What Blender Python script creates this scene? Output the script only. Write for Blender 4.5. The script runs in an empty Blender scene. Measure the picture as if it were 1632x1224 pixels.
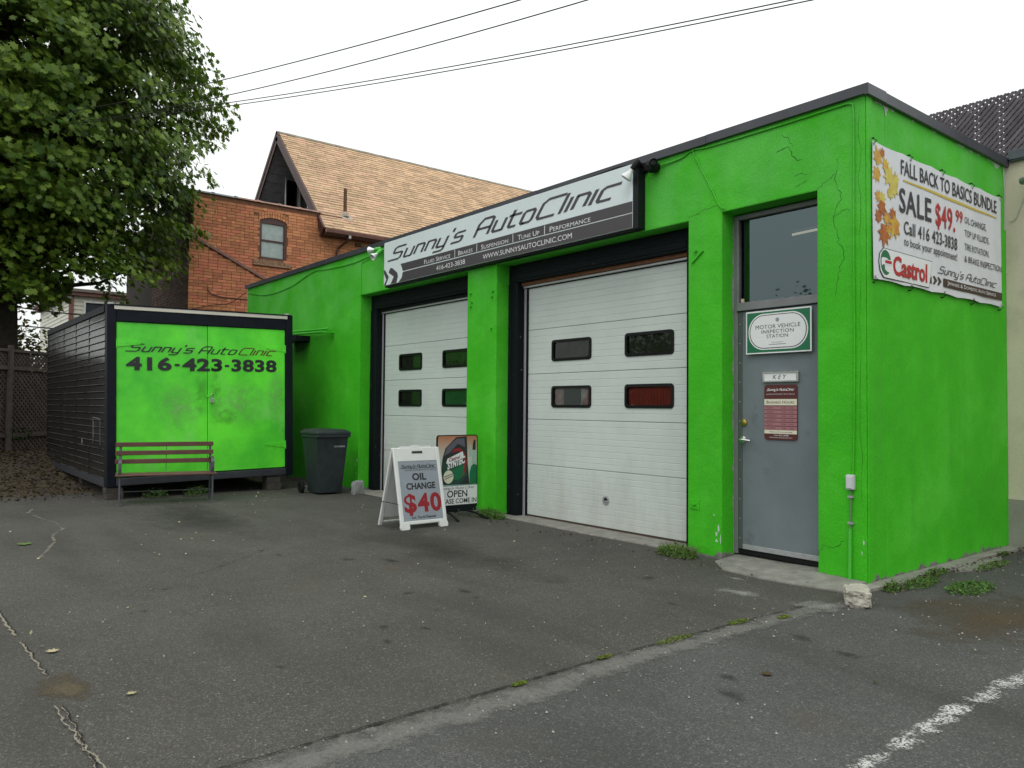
import bpy, bmesh, math, random
import numpy as np
from mathutils import Vector, Matrix
random.seed(7); RNG = np.random.default_rng(7)
R = math.radians
sc = bpy.context.scene
COL = sc.collection

# ---------------------------------------------------------------- camera
AX = Vector((-0.7801, 0.6250, 0.0305)); AX.normalize()
_r = AX.cross(Vector((0, 0, 1))).normalized(); _u = _r.cross(AX)
RO = 0.00878
RV = _r*math.cos(RO) + _u*math.sin(RO); UV = -_r*math.sin(RO) + _u*math.cos(RO)
cd = bpy.data.cameras.new('camera'); cam = bpy.data.objects.new('camera', cd); COL.objects.link(cam)
cd.sensor_width = 36; cd.lens = 1241.6/1632*36; cd.clip_end = 600; cd.clip_start = .05
cam.matrix_world = Matrix(((RV.x, UV.x, -AX.x, 3.204), (RV.y, UV.y, -AX.y, -6.34), (RV.z, UV.z, -AX.z, 1.45), (0, 0, 0, 1)))
sc.camera = cam

# ---------------------------------------------------------------- sky: overcast
W = bpy.data.worlds.new('World'); sc.world = W; W.use_nodes = True
nt = W.node_tree; nt.nodes.clear()
SUN_EL, SUN_ROT = R(52), R(140)
out = nt.nodes.new('ShaderNodeOutputWorld'); bg = nt.nodes.new('ShaderNodeBackground')
sky = nt.nodes.new('ShaderNodeTexSky'); sky.sky_type = 'NISHITA'; sky.sun_disc = False
sky.sun_elevation = SUN_EL; sky.sun_rotation = SUN_ROT
tc = nt.nodes.new('ShaderNodeTexCoord'); sep = nt.nodes.new('ShaderNodeSeparateXYZ')
mr = nt.nodes.new('ShaderNodeMapRange'); mr.inputs['From Min'].default_value = 0; mr.inputs['From Max'].default_value = 1
mr.inputs['To Min'].default_value = 9.65; mr.inputs['To Max'].default_value = 17.4
comb = nt.nodes.new('ShaderNodeVectorMath'); comb.operation = 'SCALE'; comb.inputs[0].default_value = (.962, 1.0, .968)
mix = nt.nodes.new('ShaderNodeMix'); mix.data_type = 'RGBA'; mix.inputs[0].default_value = .94
nt.links.new(tc.outputs['Generated'], sep.inputs[0]); nt.links.new(sep.outputs['Z'], mr.inputs['Value'])
nt.links.new(mr.outputs[0], comb.inputs['Scale'])
nt.links.new(sky.outputs[0], mix.inputs[6]); nt.links.new(comb.outputs[0], mix.inputs[7])
nt.links.new(mix.outputs[2], bg.inputs[0]); bg.inputs[1].default_value = .1
nt.links.new(bg.outputs[0], out.inputs[0])
sl = bpy.data.lights.new('sun', 'SUN'); sl.energy = .6; sl.angle = R(25); sl.color = (1, .97, .92)
so = bpy.data.objects.new('sun', sl); COL.objects.link(so)
sd = Vector((math.sin(SUN_ROT)*math.cos(SUN_EL), math.cos(SUN_ROT)*math.cos(SUN_EL), math.sin(SUN_EL)))
so.rotation_euler = sd.to_track_quat('Z', 'Y').to_euler()
sc.view_settings.view_transform = 'Standard'; sc.view_settings.look = 'None'
sc.view_settings.exposure = 0; sc.view_settings.gamma = 1; sc.view_settings.use_curve_mapping = False

# ---------------------------------------------------------------- materials
def lin(c):
    return tuple((x/255/12.92 if x/255 <= .04045 else ((x/255+.055)/1.055)**2.4) for x in c)
MATS = {}
def mat(name, col, rough=.7, metal=0, var=.0, vs=3.0, col2=None, bump=0, bs=60, spec=.5, island=0, dirt=None, coat=0):
    """plain surface with large + small noise variation, relief and per-piece variation"""
    if name in MATS: return MATS[name]
    m = bpy.data.materials.new(name); m.use_nodes = True; t = m.node_tree; N = t.nodes; L = t.links
    b = N['Principled BSDF']; b.inputs['Roughness'].default_value = rough; b.inputs['Metallic'].default_value = metal
    b.inputs['Specular IOR Level'].default_value = spec
    if coat: b.inputs['Coat Weight'].default_value = coat
    c = tuple(col)+(1,)
    b.inputs['Base Color'].default_value = c
    cur = None
    tc = N.new('ShaderNodeTexCoord')
    def noise(s, d=4, r=.6):
        n = N.new('ShaderNodeTexNoise'); n.inputs['Scale'].default_value = s; n.inputs['Detail'].default_value = d
        n.inputs['Roughness'].default_value = r; L.new(tc.outputs['Object'], n.inputs['Vector']); return n
    if var or col2:
        n = noise(vs, 6, .65)
        rp = N.new('ShaderNodeValToRGB'); rp.color_ramp.elements[0].position = .35; rp.color_ramp.elements[1].position = .65
        c2 = col2 if col2 else tuple(x*(1-var) for x in col)
        c1 = col if col2 else tuple(min(1, x*(1+var)) for x in col)
        rp.color_ramp.elements[0].color = tuple(c2)+(1,); rp.color_ramp.elements[1].color = tuple(c1)+(1,)
        L.new(n.outputs[0], rp.inputs[0]); cur = rp.outputs[0]
    if island:
        g = N.new('ShaderNodeNewGeometry'); oi = N.new('ShaderNodeObjectInfo')
        a = N.new('ShaderNodeMath'); a.operation = 'ADD'; L.new(g.outputs['Random Per Island'], a.inputs[0]); L.new(oi.outputs['Random'], a.inputs[1])
        f = N.new('ShaderNodeMath'); f.operation = 'FRACT'; L.new(a.outputs[0], f.inputs[0])
        mrr = N.new('ShaderNodeMapRange'); mrr.inputs['To Min'].default_value = 1-island; mrr.inputs['To Max'].default_value = 1+island
        L.new(f.outputs[0], mrr.inputs['Value'])
        h = N.new('ShaderNodeHueSaturation'); L.new(mrr.outputs[0], h.inputs['Value'])
        m2 = N.new('ShaderNodeMapRange'); m2.inputs['To Min'].default_value = .49; m2.inputs['To Max'].default_value = .512
        L.new(oi.outputs['Random'], m2.inputs['Value']); L.new(m2.outputs[0], h.inputs['Hue'])
        if cur: L.new(cur, h.inputs['Color'])
        else: h.inputs['Color'].default_value = c
        cur = h.outputs[0]
    if dirt:      # (colour, scale, threshold, softness)
        dc, ds, th, sf = dirt
        n = noise(ds, 8, .7); mp = N.new('ShaderNodeMapRange'); mp.inputs['From Min'].default_value = th; mp.inputs['From Max'].default_value = th+sf
        L.new(n.outputs[0], mp.inputs['Value']); mx = N.new('ShaderNodeMix'); mx.data_type = 'RGBA'; L.new(mp.outputs[0], mx.inputs[0])
        if cur: L.new(cur, mx.inputs[6])
        else: mx.inputs[6].default_value = c
        mx.inputs[7].default_value = tuple(dc)+(1,); cur = mx.outputs[2]
    if cur: L.new(cur, b.inputs['Base Color'])
    if bump:
        n = noise(bs, 5, .6); bp = N.new('ShaderNodeBump'); bp.inputs['Strength'].default_value = bump; bp.inputs['Distance'].default_value = .01
        L.new(n.outputs[0], bp.inputs['Height']); L.new(bp.outputs[0], b.inputs['Normal'])
    MATS[name] = m
    return m

def wall_green():
    """painted stucco: rolled green paint, bare grey concrete where it has worn off near the ground"""
    m = bpy.data.materials.new('green_stucco'); m.use_nodes = True; t = m.node_tree; N = t.nodes; L = t.links
    b = N['Principled BSDF']; b.inputs['Roughness'].default_value = .7; b.inputs['Specular IOR Level'].default_value = .25
    g = N.new('ShaderNodeNewGeometry')
    def noise(s, d=5, r=.6, vec=None):
        n = N.new('ShaderNodeTexNoise'); n.inputs['Scale'].default_value = s; n.inputs['Detail'].default_value = d
        n.inputs['Roughness'].default_value = r; L.new(vec or g.outputs['Position'], n.inputs['Vector']); return n.outputs[0]
    def ramp(v, stops):
        r = N.new('ShaderNodeValToRGB'); e = r.color_ramp.elements
        e[0].position, e[0].color = stops[0][0], tuple(stops[0][1])+(1,)
        e[1].position, e[1].color = stops[-1][0], tuple(stops[-1][1])+(1,)
        for p, c in stops[1:-1]:
            x = e.new(p); x.color = tuple(c)+(1,)
        L.new(v, r.inputs[0]); return r.outputs[0]
    base = ramp(noise(1.1, 7, .62), [(.32, GREEN_D), (.5, GREEN), (.68, GREEN_L)])
    # vertical washed streaks
    mp = N.new('ShaderNodeMapping'); mp.inputs['Scale'].default_value = (6, 6, .5); L.new(g.outputs['Position'], mp.inputs['Vector'])
    st = N.new('ShaderNodeMapRange'); st.inputs['From Min'].default_value = .52; st.inputs['From Max'].default_value = .75; st.inputs['To Max'].default_value = .22
    L.new(noise(1, 5, .6, mp.outputs[0]), st.inputs['Value'])
    mx = N.new('ShaderNodeMix'); mx.data_type = 'RGBA'; L.new(st.outputs[0], mx.inputs[0]); L.new(base, mx.inputs[6]); mx.inputs[7].default_value = (.05, .26, .03, 1)
    # pale sky glare painted into the green, strongest in the band under the parapet
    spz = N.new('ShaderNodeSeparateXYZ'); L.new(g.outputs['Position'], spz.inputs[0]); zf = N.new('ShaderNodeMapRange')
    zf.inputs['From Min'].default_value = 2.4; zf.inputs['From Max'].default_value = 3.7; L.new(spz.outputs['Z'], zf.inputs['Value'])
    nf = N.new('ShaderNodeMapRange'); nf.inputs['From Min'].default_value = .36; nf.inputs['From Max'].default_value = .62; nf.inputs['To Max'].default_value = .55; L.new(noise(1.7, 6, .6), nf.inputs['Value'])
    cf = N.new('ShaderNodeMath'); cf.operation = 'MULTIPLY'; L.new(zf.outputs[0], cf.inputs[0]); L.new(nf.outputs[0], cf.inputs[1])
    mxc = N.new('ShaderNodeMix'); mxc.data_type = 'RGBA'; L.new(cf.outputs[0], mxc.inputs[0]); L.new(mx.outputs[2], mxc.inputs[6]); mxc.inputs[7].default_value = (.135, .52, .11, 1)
    # roller grain: fine light and dark specks
    gr = N.new('ShaderNodeMapRange'); gr.inputs['From Min'].default_value = .3; gr.inputs['From Max'].default_value = .7; gr.inputs['To Min'].default_value = .80; gr.inputs['To Max'].default_value = 1.17
    L.new(noise(70, 4, .7), gr.inputs['Value']); hs = N.new('ShaderNodeHueSaturation'); L.new(gr.outputs[0], hs.inputs['Value']); L.new(mxc.outputs[2], hs.inputs['Color'])
    hs.inputs['Hue'].default_value = .5
    # small scuffs
    sc_ = N.new('ShaderNodeMapRange'); sc_.inputs['From Min'].default_value = .70; sc_.inputs['From Max'].default_value = .76; sc_.inputs['To Max'].default_value = .6
    L.new(noise(9, 6, .8), sc_.inputs['Value'])
    mx3 = N.new('ShaderNodeMix'); mx3.data_type = 'RGBA'; L.new(sc_.outputs[0], mx3.inputs[0]); L.new(hs.outputs[0], mx3.inputs[6]); mx3.inputs[7].default_value = (.03, .12, .03, 1)
    # worn base
    sp = N.new('ShaderNodeSeparateXYZ'); L.new(g.outputs['Position'], sp.inputs[0])
    n2 = noise(5, 6, .7)
    a = N.new('ShaderNodeMath'); a.operation = 'MULTIPLY_ADD'; L.new(n2, a.inputs[0]); a.inputs[1].default_value = -.30; L.new(sp.outputs['Z'], a.inputs[2])
    w = N.new('ShaderNodeMapRange'); w.inputs['From Min'].default_value = -.105; w.inputs['From Max'].default_value = -.118
    w.inputs['To Min'].default_value = 0; w.inputs['To Max'].default_value = 1; L.new(a.outputs[0], w.inputs['Value'])
    mx2 = N.new('ShaderNodeMix'); mx2.data_type = 'RGBA'; L.new(w.outputs[0], mx2.inputs[0]); L.new(mx3.outputs[2], mx2.inputs[6])
    L.new(ramp(noise(14), [(.3, (.10, .10, .09)), (.7, (.24, .23, .21))]), mx2.inputs[7])
    L.new(mx2.outputs[2], b.inputs['Base Color'])
    bp = N.new('ShaderNodeBump'); bp.inputs['Strength'].default_value = .55; bp.inputs['Distance'].default_value = .006
    L.new(noise(38, 6, .65), bp.inputs['Height'])
    bp2 = N.new('ShaderNodeBump'); bp2.inputs['Strength'].default_value = .6; bp2.inputs['Distance'].default_value = .03
    L.new(noise(3.2, 3, .5), bp2.inputs['Height']); L.new(bp.outputs[0], bp2.inputs['Normal'])
    L.new(bp2.outputs[0], b.inputs['Normal'])
    return m
GREEN = (.050, .46, .011); GREEN_D = (.042, .41, .010); GREEN_L = (.080, .53, .030)
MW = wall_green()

def asphalt():
    m = bpy.data.materials.new('asphalt'); m.use_nodes = True; t = m.node_tree; N = t.nodes; L = t.links
    b = N['Principled BSDF']; b.inputs['Specular IOR Level'].default_value = .3
    g = N.new('ShaderNodeNewGeometry'); P = g.outputs['Position']
    def noise(s, d=5, r=.6, v=None):
        n = N.new('ShaderNodeTexNoise'); n.inputs['Scale'].default_value = s; n.inputs['Detail'].default_value = d
        n.inputs['Roughness'].default_value = r; L.new(v or P, n.inputs['Vector']); return n.outputs[0]
    def mr_(v, a, b_, c=0, d=1):
        n = N.new('ShaderNodeMapRange'); n.inputs['From Min'].default_value = a; n.inputs['From Max'].default_value = b_
        n.inputs['To Min'].default_value = c; n.inputs['To Max'].default_value = d; L.new(v, n.inputs['Value']); return n.outputs[0]
    def mixc(f, a, b_, mode='MIX'):
        n = N.new('ShaderNodeMix'); n.data_type = 'RGBA'; n.blend_type = mode
        if isinstance(f, float): n.inputs[0].default_value = f
        else: L.new(f, n.inputs[0])
        for i, x in ((6, a), (7, b_)):
            if isinstance(x, tuple): n.inputs[i].default_value = x+(1,)
            else: L.new(x, n.inputs[i])
        return n.outputs[2]
    sp = N.new('ShaderNodeSeparateXYZ'); L.new(P, sp.inputs[0])
    lot = mixc(mr_(noise(.55, 6), .35, .65), (.058, .054, .047), (.080, .075, .067))
    road = mixc(mr_(noise(.8, 6), .35, .65), (.060, .060, .059), (.082, .081, .080))
    side = mr_(sp.outputs['X'], .05, .25)
    c = mixc(side, lot, road)
    # aggregate: stones of several greys
    vo = N.new('ShaderNodeTexVoronoi'); vo.inputs['Scale'].default_value = 135; L.new(P, vo.inputs['Vector'])
    sv = N.new('ShaderNodeSeparateColor'); L.new(vo.outputs['Color'], sv.inputs[0])
    c = mixc(mr_(sv.outputs[0], .72, 1.0, 0, .50), c, (.22, .21, .195))
    c = mixc(mr_(sv.outputs[1], .6, 1.0, 0, .6), c, (.028, .028, .028))
    vo2 = N.new('ShaderNodeTexVoronoi'); vo2.inputs['Scale'].default_value = 36; L.new(P, vo2.inputs['Vector'])
    sv2 = N.new('ShaderNodeSeparateColor'); L.new(vo2.outputs['Color'], sv2.inputs[0])
    near = mr_(vo2.outputs['Distance'], .30, .22)
    pick = N.new('ShaderNodeMath'); pick.operation = 'MULTIPLY'; L.new(near, pick.inputs[0]); L.new(mr_(sv2.outputs[0], .955, .965, 0, .40), pick.inputs[1])
    c = mixc(pick.outputs[0], c, (.30, .29, .26))
    # tyre-dark lanes, brown soil stain, oil spots
    mp = N.new('ShaderNodeMapping'); mp.inputs['Scale'].default_value = (.30, 1.3, 1); mp.inputs['Rotation'].default_value = (0, 0, R(12)); L.new(P, mp.inputs['Vector'])
    c = mixc(mr_(noise(1.0, 5, .55, mp.outputs[0]), .50, .70, 0, .5), c, (.034, .032, .028))
    c = mixc(mr_(noise(.9, 5, .6), .60, .72, 0, .35), c, (.085, .066, .045))
    mo = N.new('ShaderNodeMapping'); mo.inputs['Location'].default_value = (5.3, 2.1, 0); L.new(P, mo.inputs['Vector'])
    c = mixc(mr_(noise(7, 6, .8), .74, .80, 0, .5), c, (.17, .165, .155))
    L.new(c, b.inputs['Base Color'])
    L.new(mr_(noise(2), .3, .7, .72, .95), b.inputs['Roughness'])
    bp = N.new('ShaderNodeBump'); bp.inputs['Strength'].default_value = .7; bp.inputs['Distance'].default_value = .006
    L.new(vo.outputs['Distance'], bp.inputs['Height'])
    bp2 = N.new('ShaderNodeBump'); bp2.inputs['Strength'].default_value = .35; bp2.inputs['Distance'].default_value = .03
    L.new(noise(4, 6, .7), bp2.inputs['Height']); L.new(bp.outputs[0], bp2.inputs['Normal'])
    L.new(bp2.outputs[0], b.inputs['Normal'])
    return m
M_ASPH = asphalt()

def masked(name, col, scale, th, sf, base=None, bump=.4, vscale=None, fall=.35, soft=1.0):
    """thin layer lying over the asphalt, worn through by noise and thinning out towards its edge"""
    m = bpy.data.materials.new(name); m.use_nodes = True; t = m.node_tree; N = t.nodes; L = t.links
    b = N['Principled BSDF']; b.inputs['Roughness'].default_value = .9; b.inputs['Specular IOR Level'].default_value = .2
    g = N.new('ShaderNodeNewGeometry')
    def noise(s_, d=9, r=.75):
        n = N.new('ShaderNodeTexNoise'); n.inputs['Scale'].default_value = s_; n.inputs['Detail'].default_value = d; n.inputs['Roughness'].default_value = r
        L.new(g.outputs['Position'], n.inputs['Vector']); return n.outputs[0]
    n = noise(scale); at = N.new('ShaderNodeAttribute'); at.attribute_name = 'edge'
    e = N.new('ShaderNodeMath'); e.operation = 'MULTIPLY_ADD'; L.new(at.outputs['Fac'], e.inputs[0]); e.inputs[1].default_value = -fall; L.new(n, e.inputs[2])
    mr = N.new('ShaderNodeMapRange'); mr.inputs['From Min'].default_value = th; mr.inputs['From Max'].default_value = th+sf; L.new(e.outputs[0], mr.inputs['Value']); mr.inputs['To Max'].default_value = soft
    fac = mr.outputs[0]
    if vscale:
        v = N.new('ShaderNodeTexVoronoi'); v.inputs['Scale'].default_value = vscale; L.new(g.outputs['Position'], v.inputs['Vector'])
        m2 = N.new('ShaderNodeMapRange'); m2.inputs['From Min'].default_value = .75; m2.inputs['From Max'].default_value = .42; L.new(v.outputs['Distance'], m2.inputs['Value'])
        mu = N.new('ShaderNodeMath'); mu.operation = 'MULTIPLY'; L.new(m2.outputs[0], mu.inputs[0]); L.new(fac, mu.inputs[1]); fac = mu.outputs[0]
    cr = N.new('ShaderNodeValToRGB'); cr.color_ramp.elements[0].position = .3; cr.color_ramp.elements[1].position = .7
    cr.color_ramp.elements[0].color = tuple(x*.72 for x in col)+(1,); cr.color_ramp.elements[1].color = tuple(x*1.15 for x in col)+(1,)
    L.new(noise(60, 4, .6), cr.inputs[0]); L.new(cr.outputs[0], b.inputs['Base Color'])
    bp = N.new('ShaderNodeBump'); bp.inputs['Strength'].default_value = bump; bp.inputs['Distance'].default_value = .006; L.new(n, bp.inputs['Height']); L.new(bp.outputs[0], b.inputs['Normal'])
    tr = N.new('ShaderNodeBsdfTransparent'); mx = N.new('ShaderNodeMixShader'); L.new(fac, mx.inputs[0]); L.new(tr.outputs[0], mx.inputs[1]); L.new(b.outputs[0], mx.inputs[2])
    L.new(mx.outputs[0], N['Material Output'].inputs[0])
    return m

def grimy_door(m):
    t = m.node_tree; N = t.nodes; L = t.links; b = N['Principled BSDF']; src = b.inputs['Base Color'].links[0].from_socket
    g = N.new('ShaderNodeNewGeometry'); sp = N.new('ShaderNodeSeparateXYZ'); L.new(g.outputs['Position'], sp.inputs[0])
    n = N.new('ShaderNodeTexNoise'); n.inputs['Scale'].default_value = 3.5; n.inputs['Detail'].default_value = 8; n.inputs['Roughness'].default_value = .7
    mp = N.new('ShaderNodeMapping'); mp.inputs['Scale'].default_value = (1, 1, .35); L.new(g.outputs['Position'], mp.inputs['Vector']); L.new(mp.outputs[0], n.inputs['Vector'])
    a = N.new('ShaderNodeMath'); a.operation = 'MULTIPLY_ADD'; L.new(sp.outputs['Z'], a.inputs[0]); a.inputs[1].default_value = -.35; L.new(n.outputs[0], a.inputs[2])
    r = N.new('ShaderNodeMapRange'); r.inputs['From Min'].default_value = .22; r.inputs['From Max'].default_value = .62; r.inputs['To Max'].default_value = .45; L.new(a.outputs[0], r.inputs['Value'])
    mx = N.new('ShaderNodeMix'); mx.data_type = 'RGBA'; L.new(r.outputs[0], mx.inputs[0]); L.new(src, mx.inputs[6]); mx.inputs[7].default_value = (.36, .345, .29, 1); L.new(mx.outputs[2], b.inputs['Base Color'])
def glass(name, tint=(.5, .53, .53), ior=1.6, rough=.02, refl=(.8, .8, .8)):
    m = bpy.data.materials.new(name); m.use_nodes = True; t = m.node_tree; N = t.nodes; L = t.links; N.clear()
    o = N.new('ShaderNodeOutputMaterial'); tr = N.new('ShaderNodeBsdfTransparent'); tr.inputs[0].default_value = tuple(tint)+(1,)
    gl = N.new('ShaderNodeBsdfGlossy'); gl.inputs['Roughness'].default_value = rough; gl.inputs[0].default_value = tuple(refl)+(1,)
    fr = N.new('ShaderNodeFresnel'); fr.inputs[0].default_value = ior; mx = N.new('ShaderNodeMixShader')
    L.new(fr.outputs[0], mx.inputs[0]); L.new(tr.outputs[0], mx.inputs[1]); L.new(gl.outputs[0], mx.inputs[2]); L.new(mx.outputs[0], o.inputs[0])
    return m

M = dict(
 coping=mat('charcoal_flashing', (.050, .053, .066), .45, .0, var=.2, vs=2, bump=.2, bs=6, spec=.6),
 blackwood=mat('weathered_black_wood', (.006, .009, .011), .6, spec=.12, dirt=((.22, .20, .18), 14, .66, .03), bump=.5, bs=30),
 blackpaint=mat('black_paint', (.008, .009, .012), .45, spec=.2, var=.2, vs=4),
 rubber=mat('black_rubber', (.008, .009, .009), .6, spec=.2),
 doorwhite=mat('white_door_steel', (.575, .625, .60), .5, var=.04, vs=2.2, dirt=((.43, .42, .37), 5, .66, .16), bump=.12, bs=180),
 track=mat('pale_track', (.42, .43, .43), .4, .3),
 brownwood=mat('bare_brown_wood', (.15, .055, .018), .7, var=.3, vs=9),
 greydoor=mat('grey_steel_door', (.150, .178, .195), .55, .0, var=.09, vs=1.6, dirt=((.09, .095, .11), 3, .60, .15), bump=.1, bs=90),
 greyframe=mat('grey_door_frame', (.19, .195, .20), .5, .2, var=.1, vs=6, dirt=((.20, .09, .04), 6, .72, .05)),
 concrete=mat('concrete', (.23, .22, .20), .9, var=.22, vs=6, bump=.6, bs=50, dirt=((.10, .10, .09), 4, .58, .1)),
 rawcement=mat('raw_cement', (.42, .40, .35), .9, var=.2, vs=20, bump=.8, bs=60),
 dark=mat('dark_interior', (.02, .02, .02), .9),
 brass=mat('brass', (.55, .38, .10), .35, 1),
 chrome=mat('chrome', (.7, .7, .7), .25, 1),
 signwhite=mat('sign_pale', (.70, .78, .80), .45, var=.02, vs=2),
 signgrey=mat('sign_charcoal', (.060, .052, .058), .45),
 white=mat('white_paint', (.68, .69, .68), .5, var=.04, vs=5, dirt=((.42, .41, .38), 10, .66, .1)),
 print_white=mat('print_white', (.74, .75, .76), .5),
 vinyl=mat('white_vinyl', (.66, .68, .72), .55, var=.05, vs=3),
 ink=mat('black_ink', (.018, .018, .022), .5),
 inkgrey=mat('dark_grey_ink', (.035, .033, .042), .5),
 inkbrown=mat('brown_ink', (.050, .026, .022), .5),
 inkred=mat('red_ink', (.42, .015, .018), .5),
 inkcrimson=mat('crimson_ink', (.26, .008, .016), .5),
 inkgreen=mat('green_ink', (.004, .14, .055), .5),
 inkdkgreen=mat('deep_green_ink', (.008, .055, .035), .5),
 inkyellow=mat('yellow_ink', (.55, .42, .06), .5),
 inkorange=mat('orange_ink', (.48, .16, .02), .5, col2=(.30, .07, .02), vs=14),
 inkgold=mat('gold_ink', (.62, .45, .05), .5, col2=(.50, .20, .03), vs=14),
 inkpaleyel=mat('pale_yellow_ink', (.64, .56, .13), .5, col2=(.52, .40, .06), vs=14),
 inkpink=mat('dusty_pink_ink', (.36, .16, .18), .5),
 inkcream=mat('cream_ink', (.68, .66, .52), .5),
 inkmaroon=mat('maroon_ink', (.085, .014, .014), .5),
 bluegrey=mat('blue_grey_panel', (.26, .29, .33), .55, var=.05, vs=6),
 contgreen=mat('bright_green_door_paint', (.150, .90, .040), .42, col2=(.062, .56, .030), vs=.9, bump=.15, bs=10, dirt=((.20, .72, .13), 1.3, .54, .2)),
 contblack=mat('gloss_black_slats', (.016, .0155, .015), .22, .0, var=.3, vs=6, bump=.35, bs=7, dirt=((.10, .095, .09), 9, .70, .06)),
 contframe=mat('black_frame_paint', (.007, .009, .015), .5, spec=.15, var=.25, vs=5, dirt=((.09, .09, .10), 12, .70, .05)),
 sill=mat('grey_steel_sill', (.035, .038, .048), .5, .1, var=.2, vs=6, dirt=((.3, .3, .3), 10, .66, .05)),
 benchwood=mat('brown_bench_slat', (.105, .042, .032), .55, var=.18, vs=10, bump=.2, bs=40),
 castiron=mat('grey_cast_iron', (.07, .073, .085), .5, .1, var=.2, vs=12),
 bin=mat('dark_grey_plastic', (.026, .034, .037), .55, spec=.25, var=.22, vs=7, dirt=((.075, .08, .085), 9, .62, .1), bump=.15, bs=60),
 brick=mat('orange_brick', (.55, .20, .105), .88, var=.14, vs=1.2, island=.22, bump=.6, bs=60, dirt=((.30, .185, .13), 1.1, .60, .2)),
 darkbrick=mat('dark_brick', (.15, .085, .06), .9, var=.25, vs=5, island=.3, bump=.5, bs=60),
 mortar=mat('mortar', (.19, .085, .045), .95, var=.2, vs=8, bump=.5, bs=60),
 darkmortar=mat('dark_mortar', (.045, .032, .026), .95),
 shingle=mat('tan_shingle', (.56, .375, .245), .95, var=.08, vs=1.4, island=.2, bump=.5, bs=90, dirt=((.38, .24, .15), 2.2, .58, .2)),
 deck=mat('roof_underlay', (.06, .035, .022), .95),
 brownpaint=mat('brown_trim_paint', (.070, .028, .026), .55, var=.15, vs=8),
 browneave=mat('faded_brown_trim', (.21, .10, .085), .6, var=.15, vs=5),
 soffit=mat('dark_soffit_board', (.34, .35, .40), .7, var=.2, vs=5),
 terracotta=mat('terracotta_tile', (.34, .20, .16), .8, var=.3, vs=3),
 siding=mat('cream_siding', (.62, .61, .53), .6, var=.03, vs=2),
 stonesill=mat('sandstone', (.27, .16, .10), .9, var=.4, vs=14, bump=.6, bs=50),
 curtain=mat('white_curtain', (.88, .92, .90), .8, var=.1, vs=8),
 cream=mat('cream_render', (.57, .51, .40), .85, var=.08, vs=1.2, bump=.4, bs=40, dirt=((.42, .38, .29), 1.5, .56, .2)),
 creambase=mat('grey_plinth_render', (.26, .25, .22), .9, var=.12, vs=3, bump=.3, bs=40),
 lattice=mat('grey_brown_lattice', (.115, .10, .115), .8, var=.22, vs=8, island=.18),
 fence=mat('dark_fence_wood', (.075, .058, .052), .9, var=.25, vs=8, island=.2),
 bark=mat('bark', (.028, .023, .019), .95, var=.4, vs=9, bump=1.0, bs=22),
 stone=mat('limestone', (.40, .375, .32), .95, var=.2, vs=14, bump=1, bs=40, dirt=((.16, .14, .12), 22, .60, .05)),
 cable=mat('black_cable', (.012, .012, .012), .6),
 galv=mat('galvanised', (.42, .43, .44), .45, .5, var=.1, vs=20),
 greenconduit=mat('green_painted_pipe', (.06, .46, .035), .45),
 moss=mat('moss', (.10, .14, .015), .95, var=.4, vs=30),
 litter=mat('brown_leaf', (.052, .038, .020), .95, island=.6, spec=.15),
 paleleaf=mat('pale_fallen_leaf', (.34, .30, .17), .85, island=.4),
 soil=mat('leaf_strewn_soil', (.035, .027, .019), .98, col2=(.07, .05, .03), vs=9, bump=1, bs=25),
 weed=mat('weed_green', (.075, .15, .025), .8, island=.35),
 galvrust=mat('rusty_pipe', (.14, .065, .04), .7, .3, var=.3, vs=12),
)
grimy_door(M['doorwhite'])
M_GLASS = glass('window_glass', (.88, .92, .92))
M_GLASSD = glass('dark_window_glass', (.72, .74, .72), 1.45)
M_REFL = glass('sky_reflecting_glass', (.3, .33, .33), 2.15, refl=(.66, .84, .90))

def leafmat(name, c1, c2, rough=.42):
    m = bpy.data.materials.new(name); m.use_nodes = True; t = m.node_tree; N = t.nodes; L = t.links
    b = N['Principled BSDF']; b.inputs['Roughness'].default_value = rough; b.inputs['Specular IOR Level'].default_value = .28
    g = N.new('ShaderNodeNewGeometry'); n = N.new('ShaderNodeTexNoise'); n.inputs['Scale'].default_value = .7; n.inputs['Detail'].default_value = 4
    L.new(g.outputs['Position'], n.inputs['Vector'])
    a = N.new('ShaderNodeMath'); a.operation = 'MULTIPLY_ADD'; L.new(g.outputs['Random Per Island'], a.inputs[0]); a.inputs[1].default_value = .55
    s = N.new('ShaderNodeMath'); s.operation = 'SUBTRACT'; L.new(n.outputs[0], s.inputs[0]); s.inputs[1].default_value = .28; L.new(s.outputs[0], a.inputs[2])
    r = N.new('ShaderNodeValToRGB'); e = r.color_ramp.elements; e[0].position = .1; e[0].color = tuple(c1)+(1,); e[1].position = .95; e[1].color = tuple(c2)+(1,)
    L.new(a.outputs[0], r.inputs[0]); L.new(r.outputs[0], b.inputs['Base Color'])
    tr = N.new('ShaderNodeBsdfTranslucent'); L.new(r.outputs[0], tr.inputs[0]); mx = N.new('ShaderNodeMixShader'); mx.inputs[0].default_value = .30
    L.new(b.outputs[0], mx.inputs[1]); L.new(tr.outputs[0], mx.inputs[2]); L.new(mx.outputs[0], N['Material Output'].inputs[0])
    return m
M_LEAF = leafmat('maple_leaf', (.020, .070, .006), (.215, .315, .040))
M_BUSH = leafmat('bush_leaf', (.07, .12, .03), (.30, .19, .05), .6)
M_FAR = leafmat('far_tree_leaf', (.03, .06, .02), (.07, .10, .03), .6)

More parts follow.
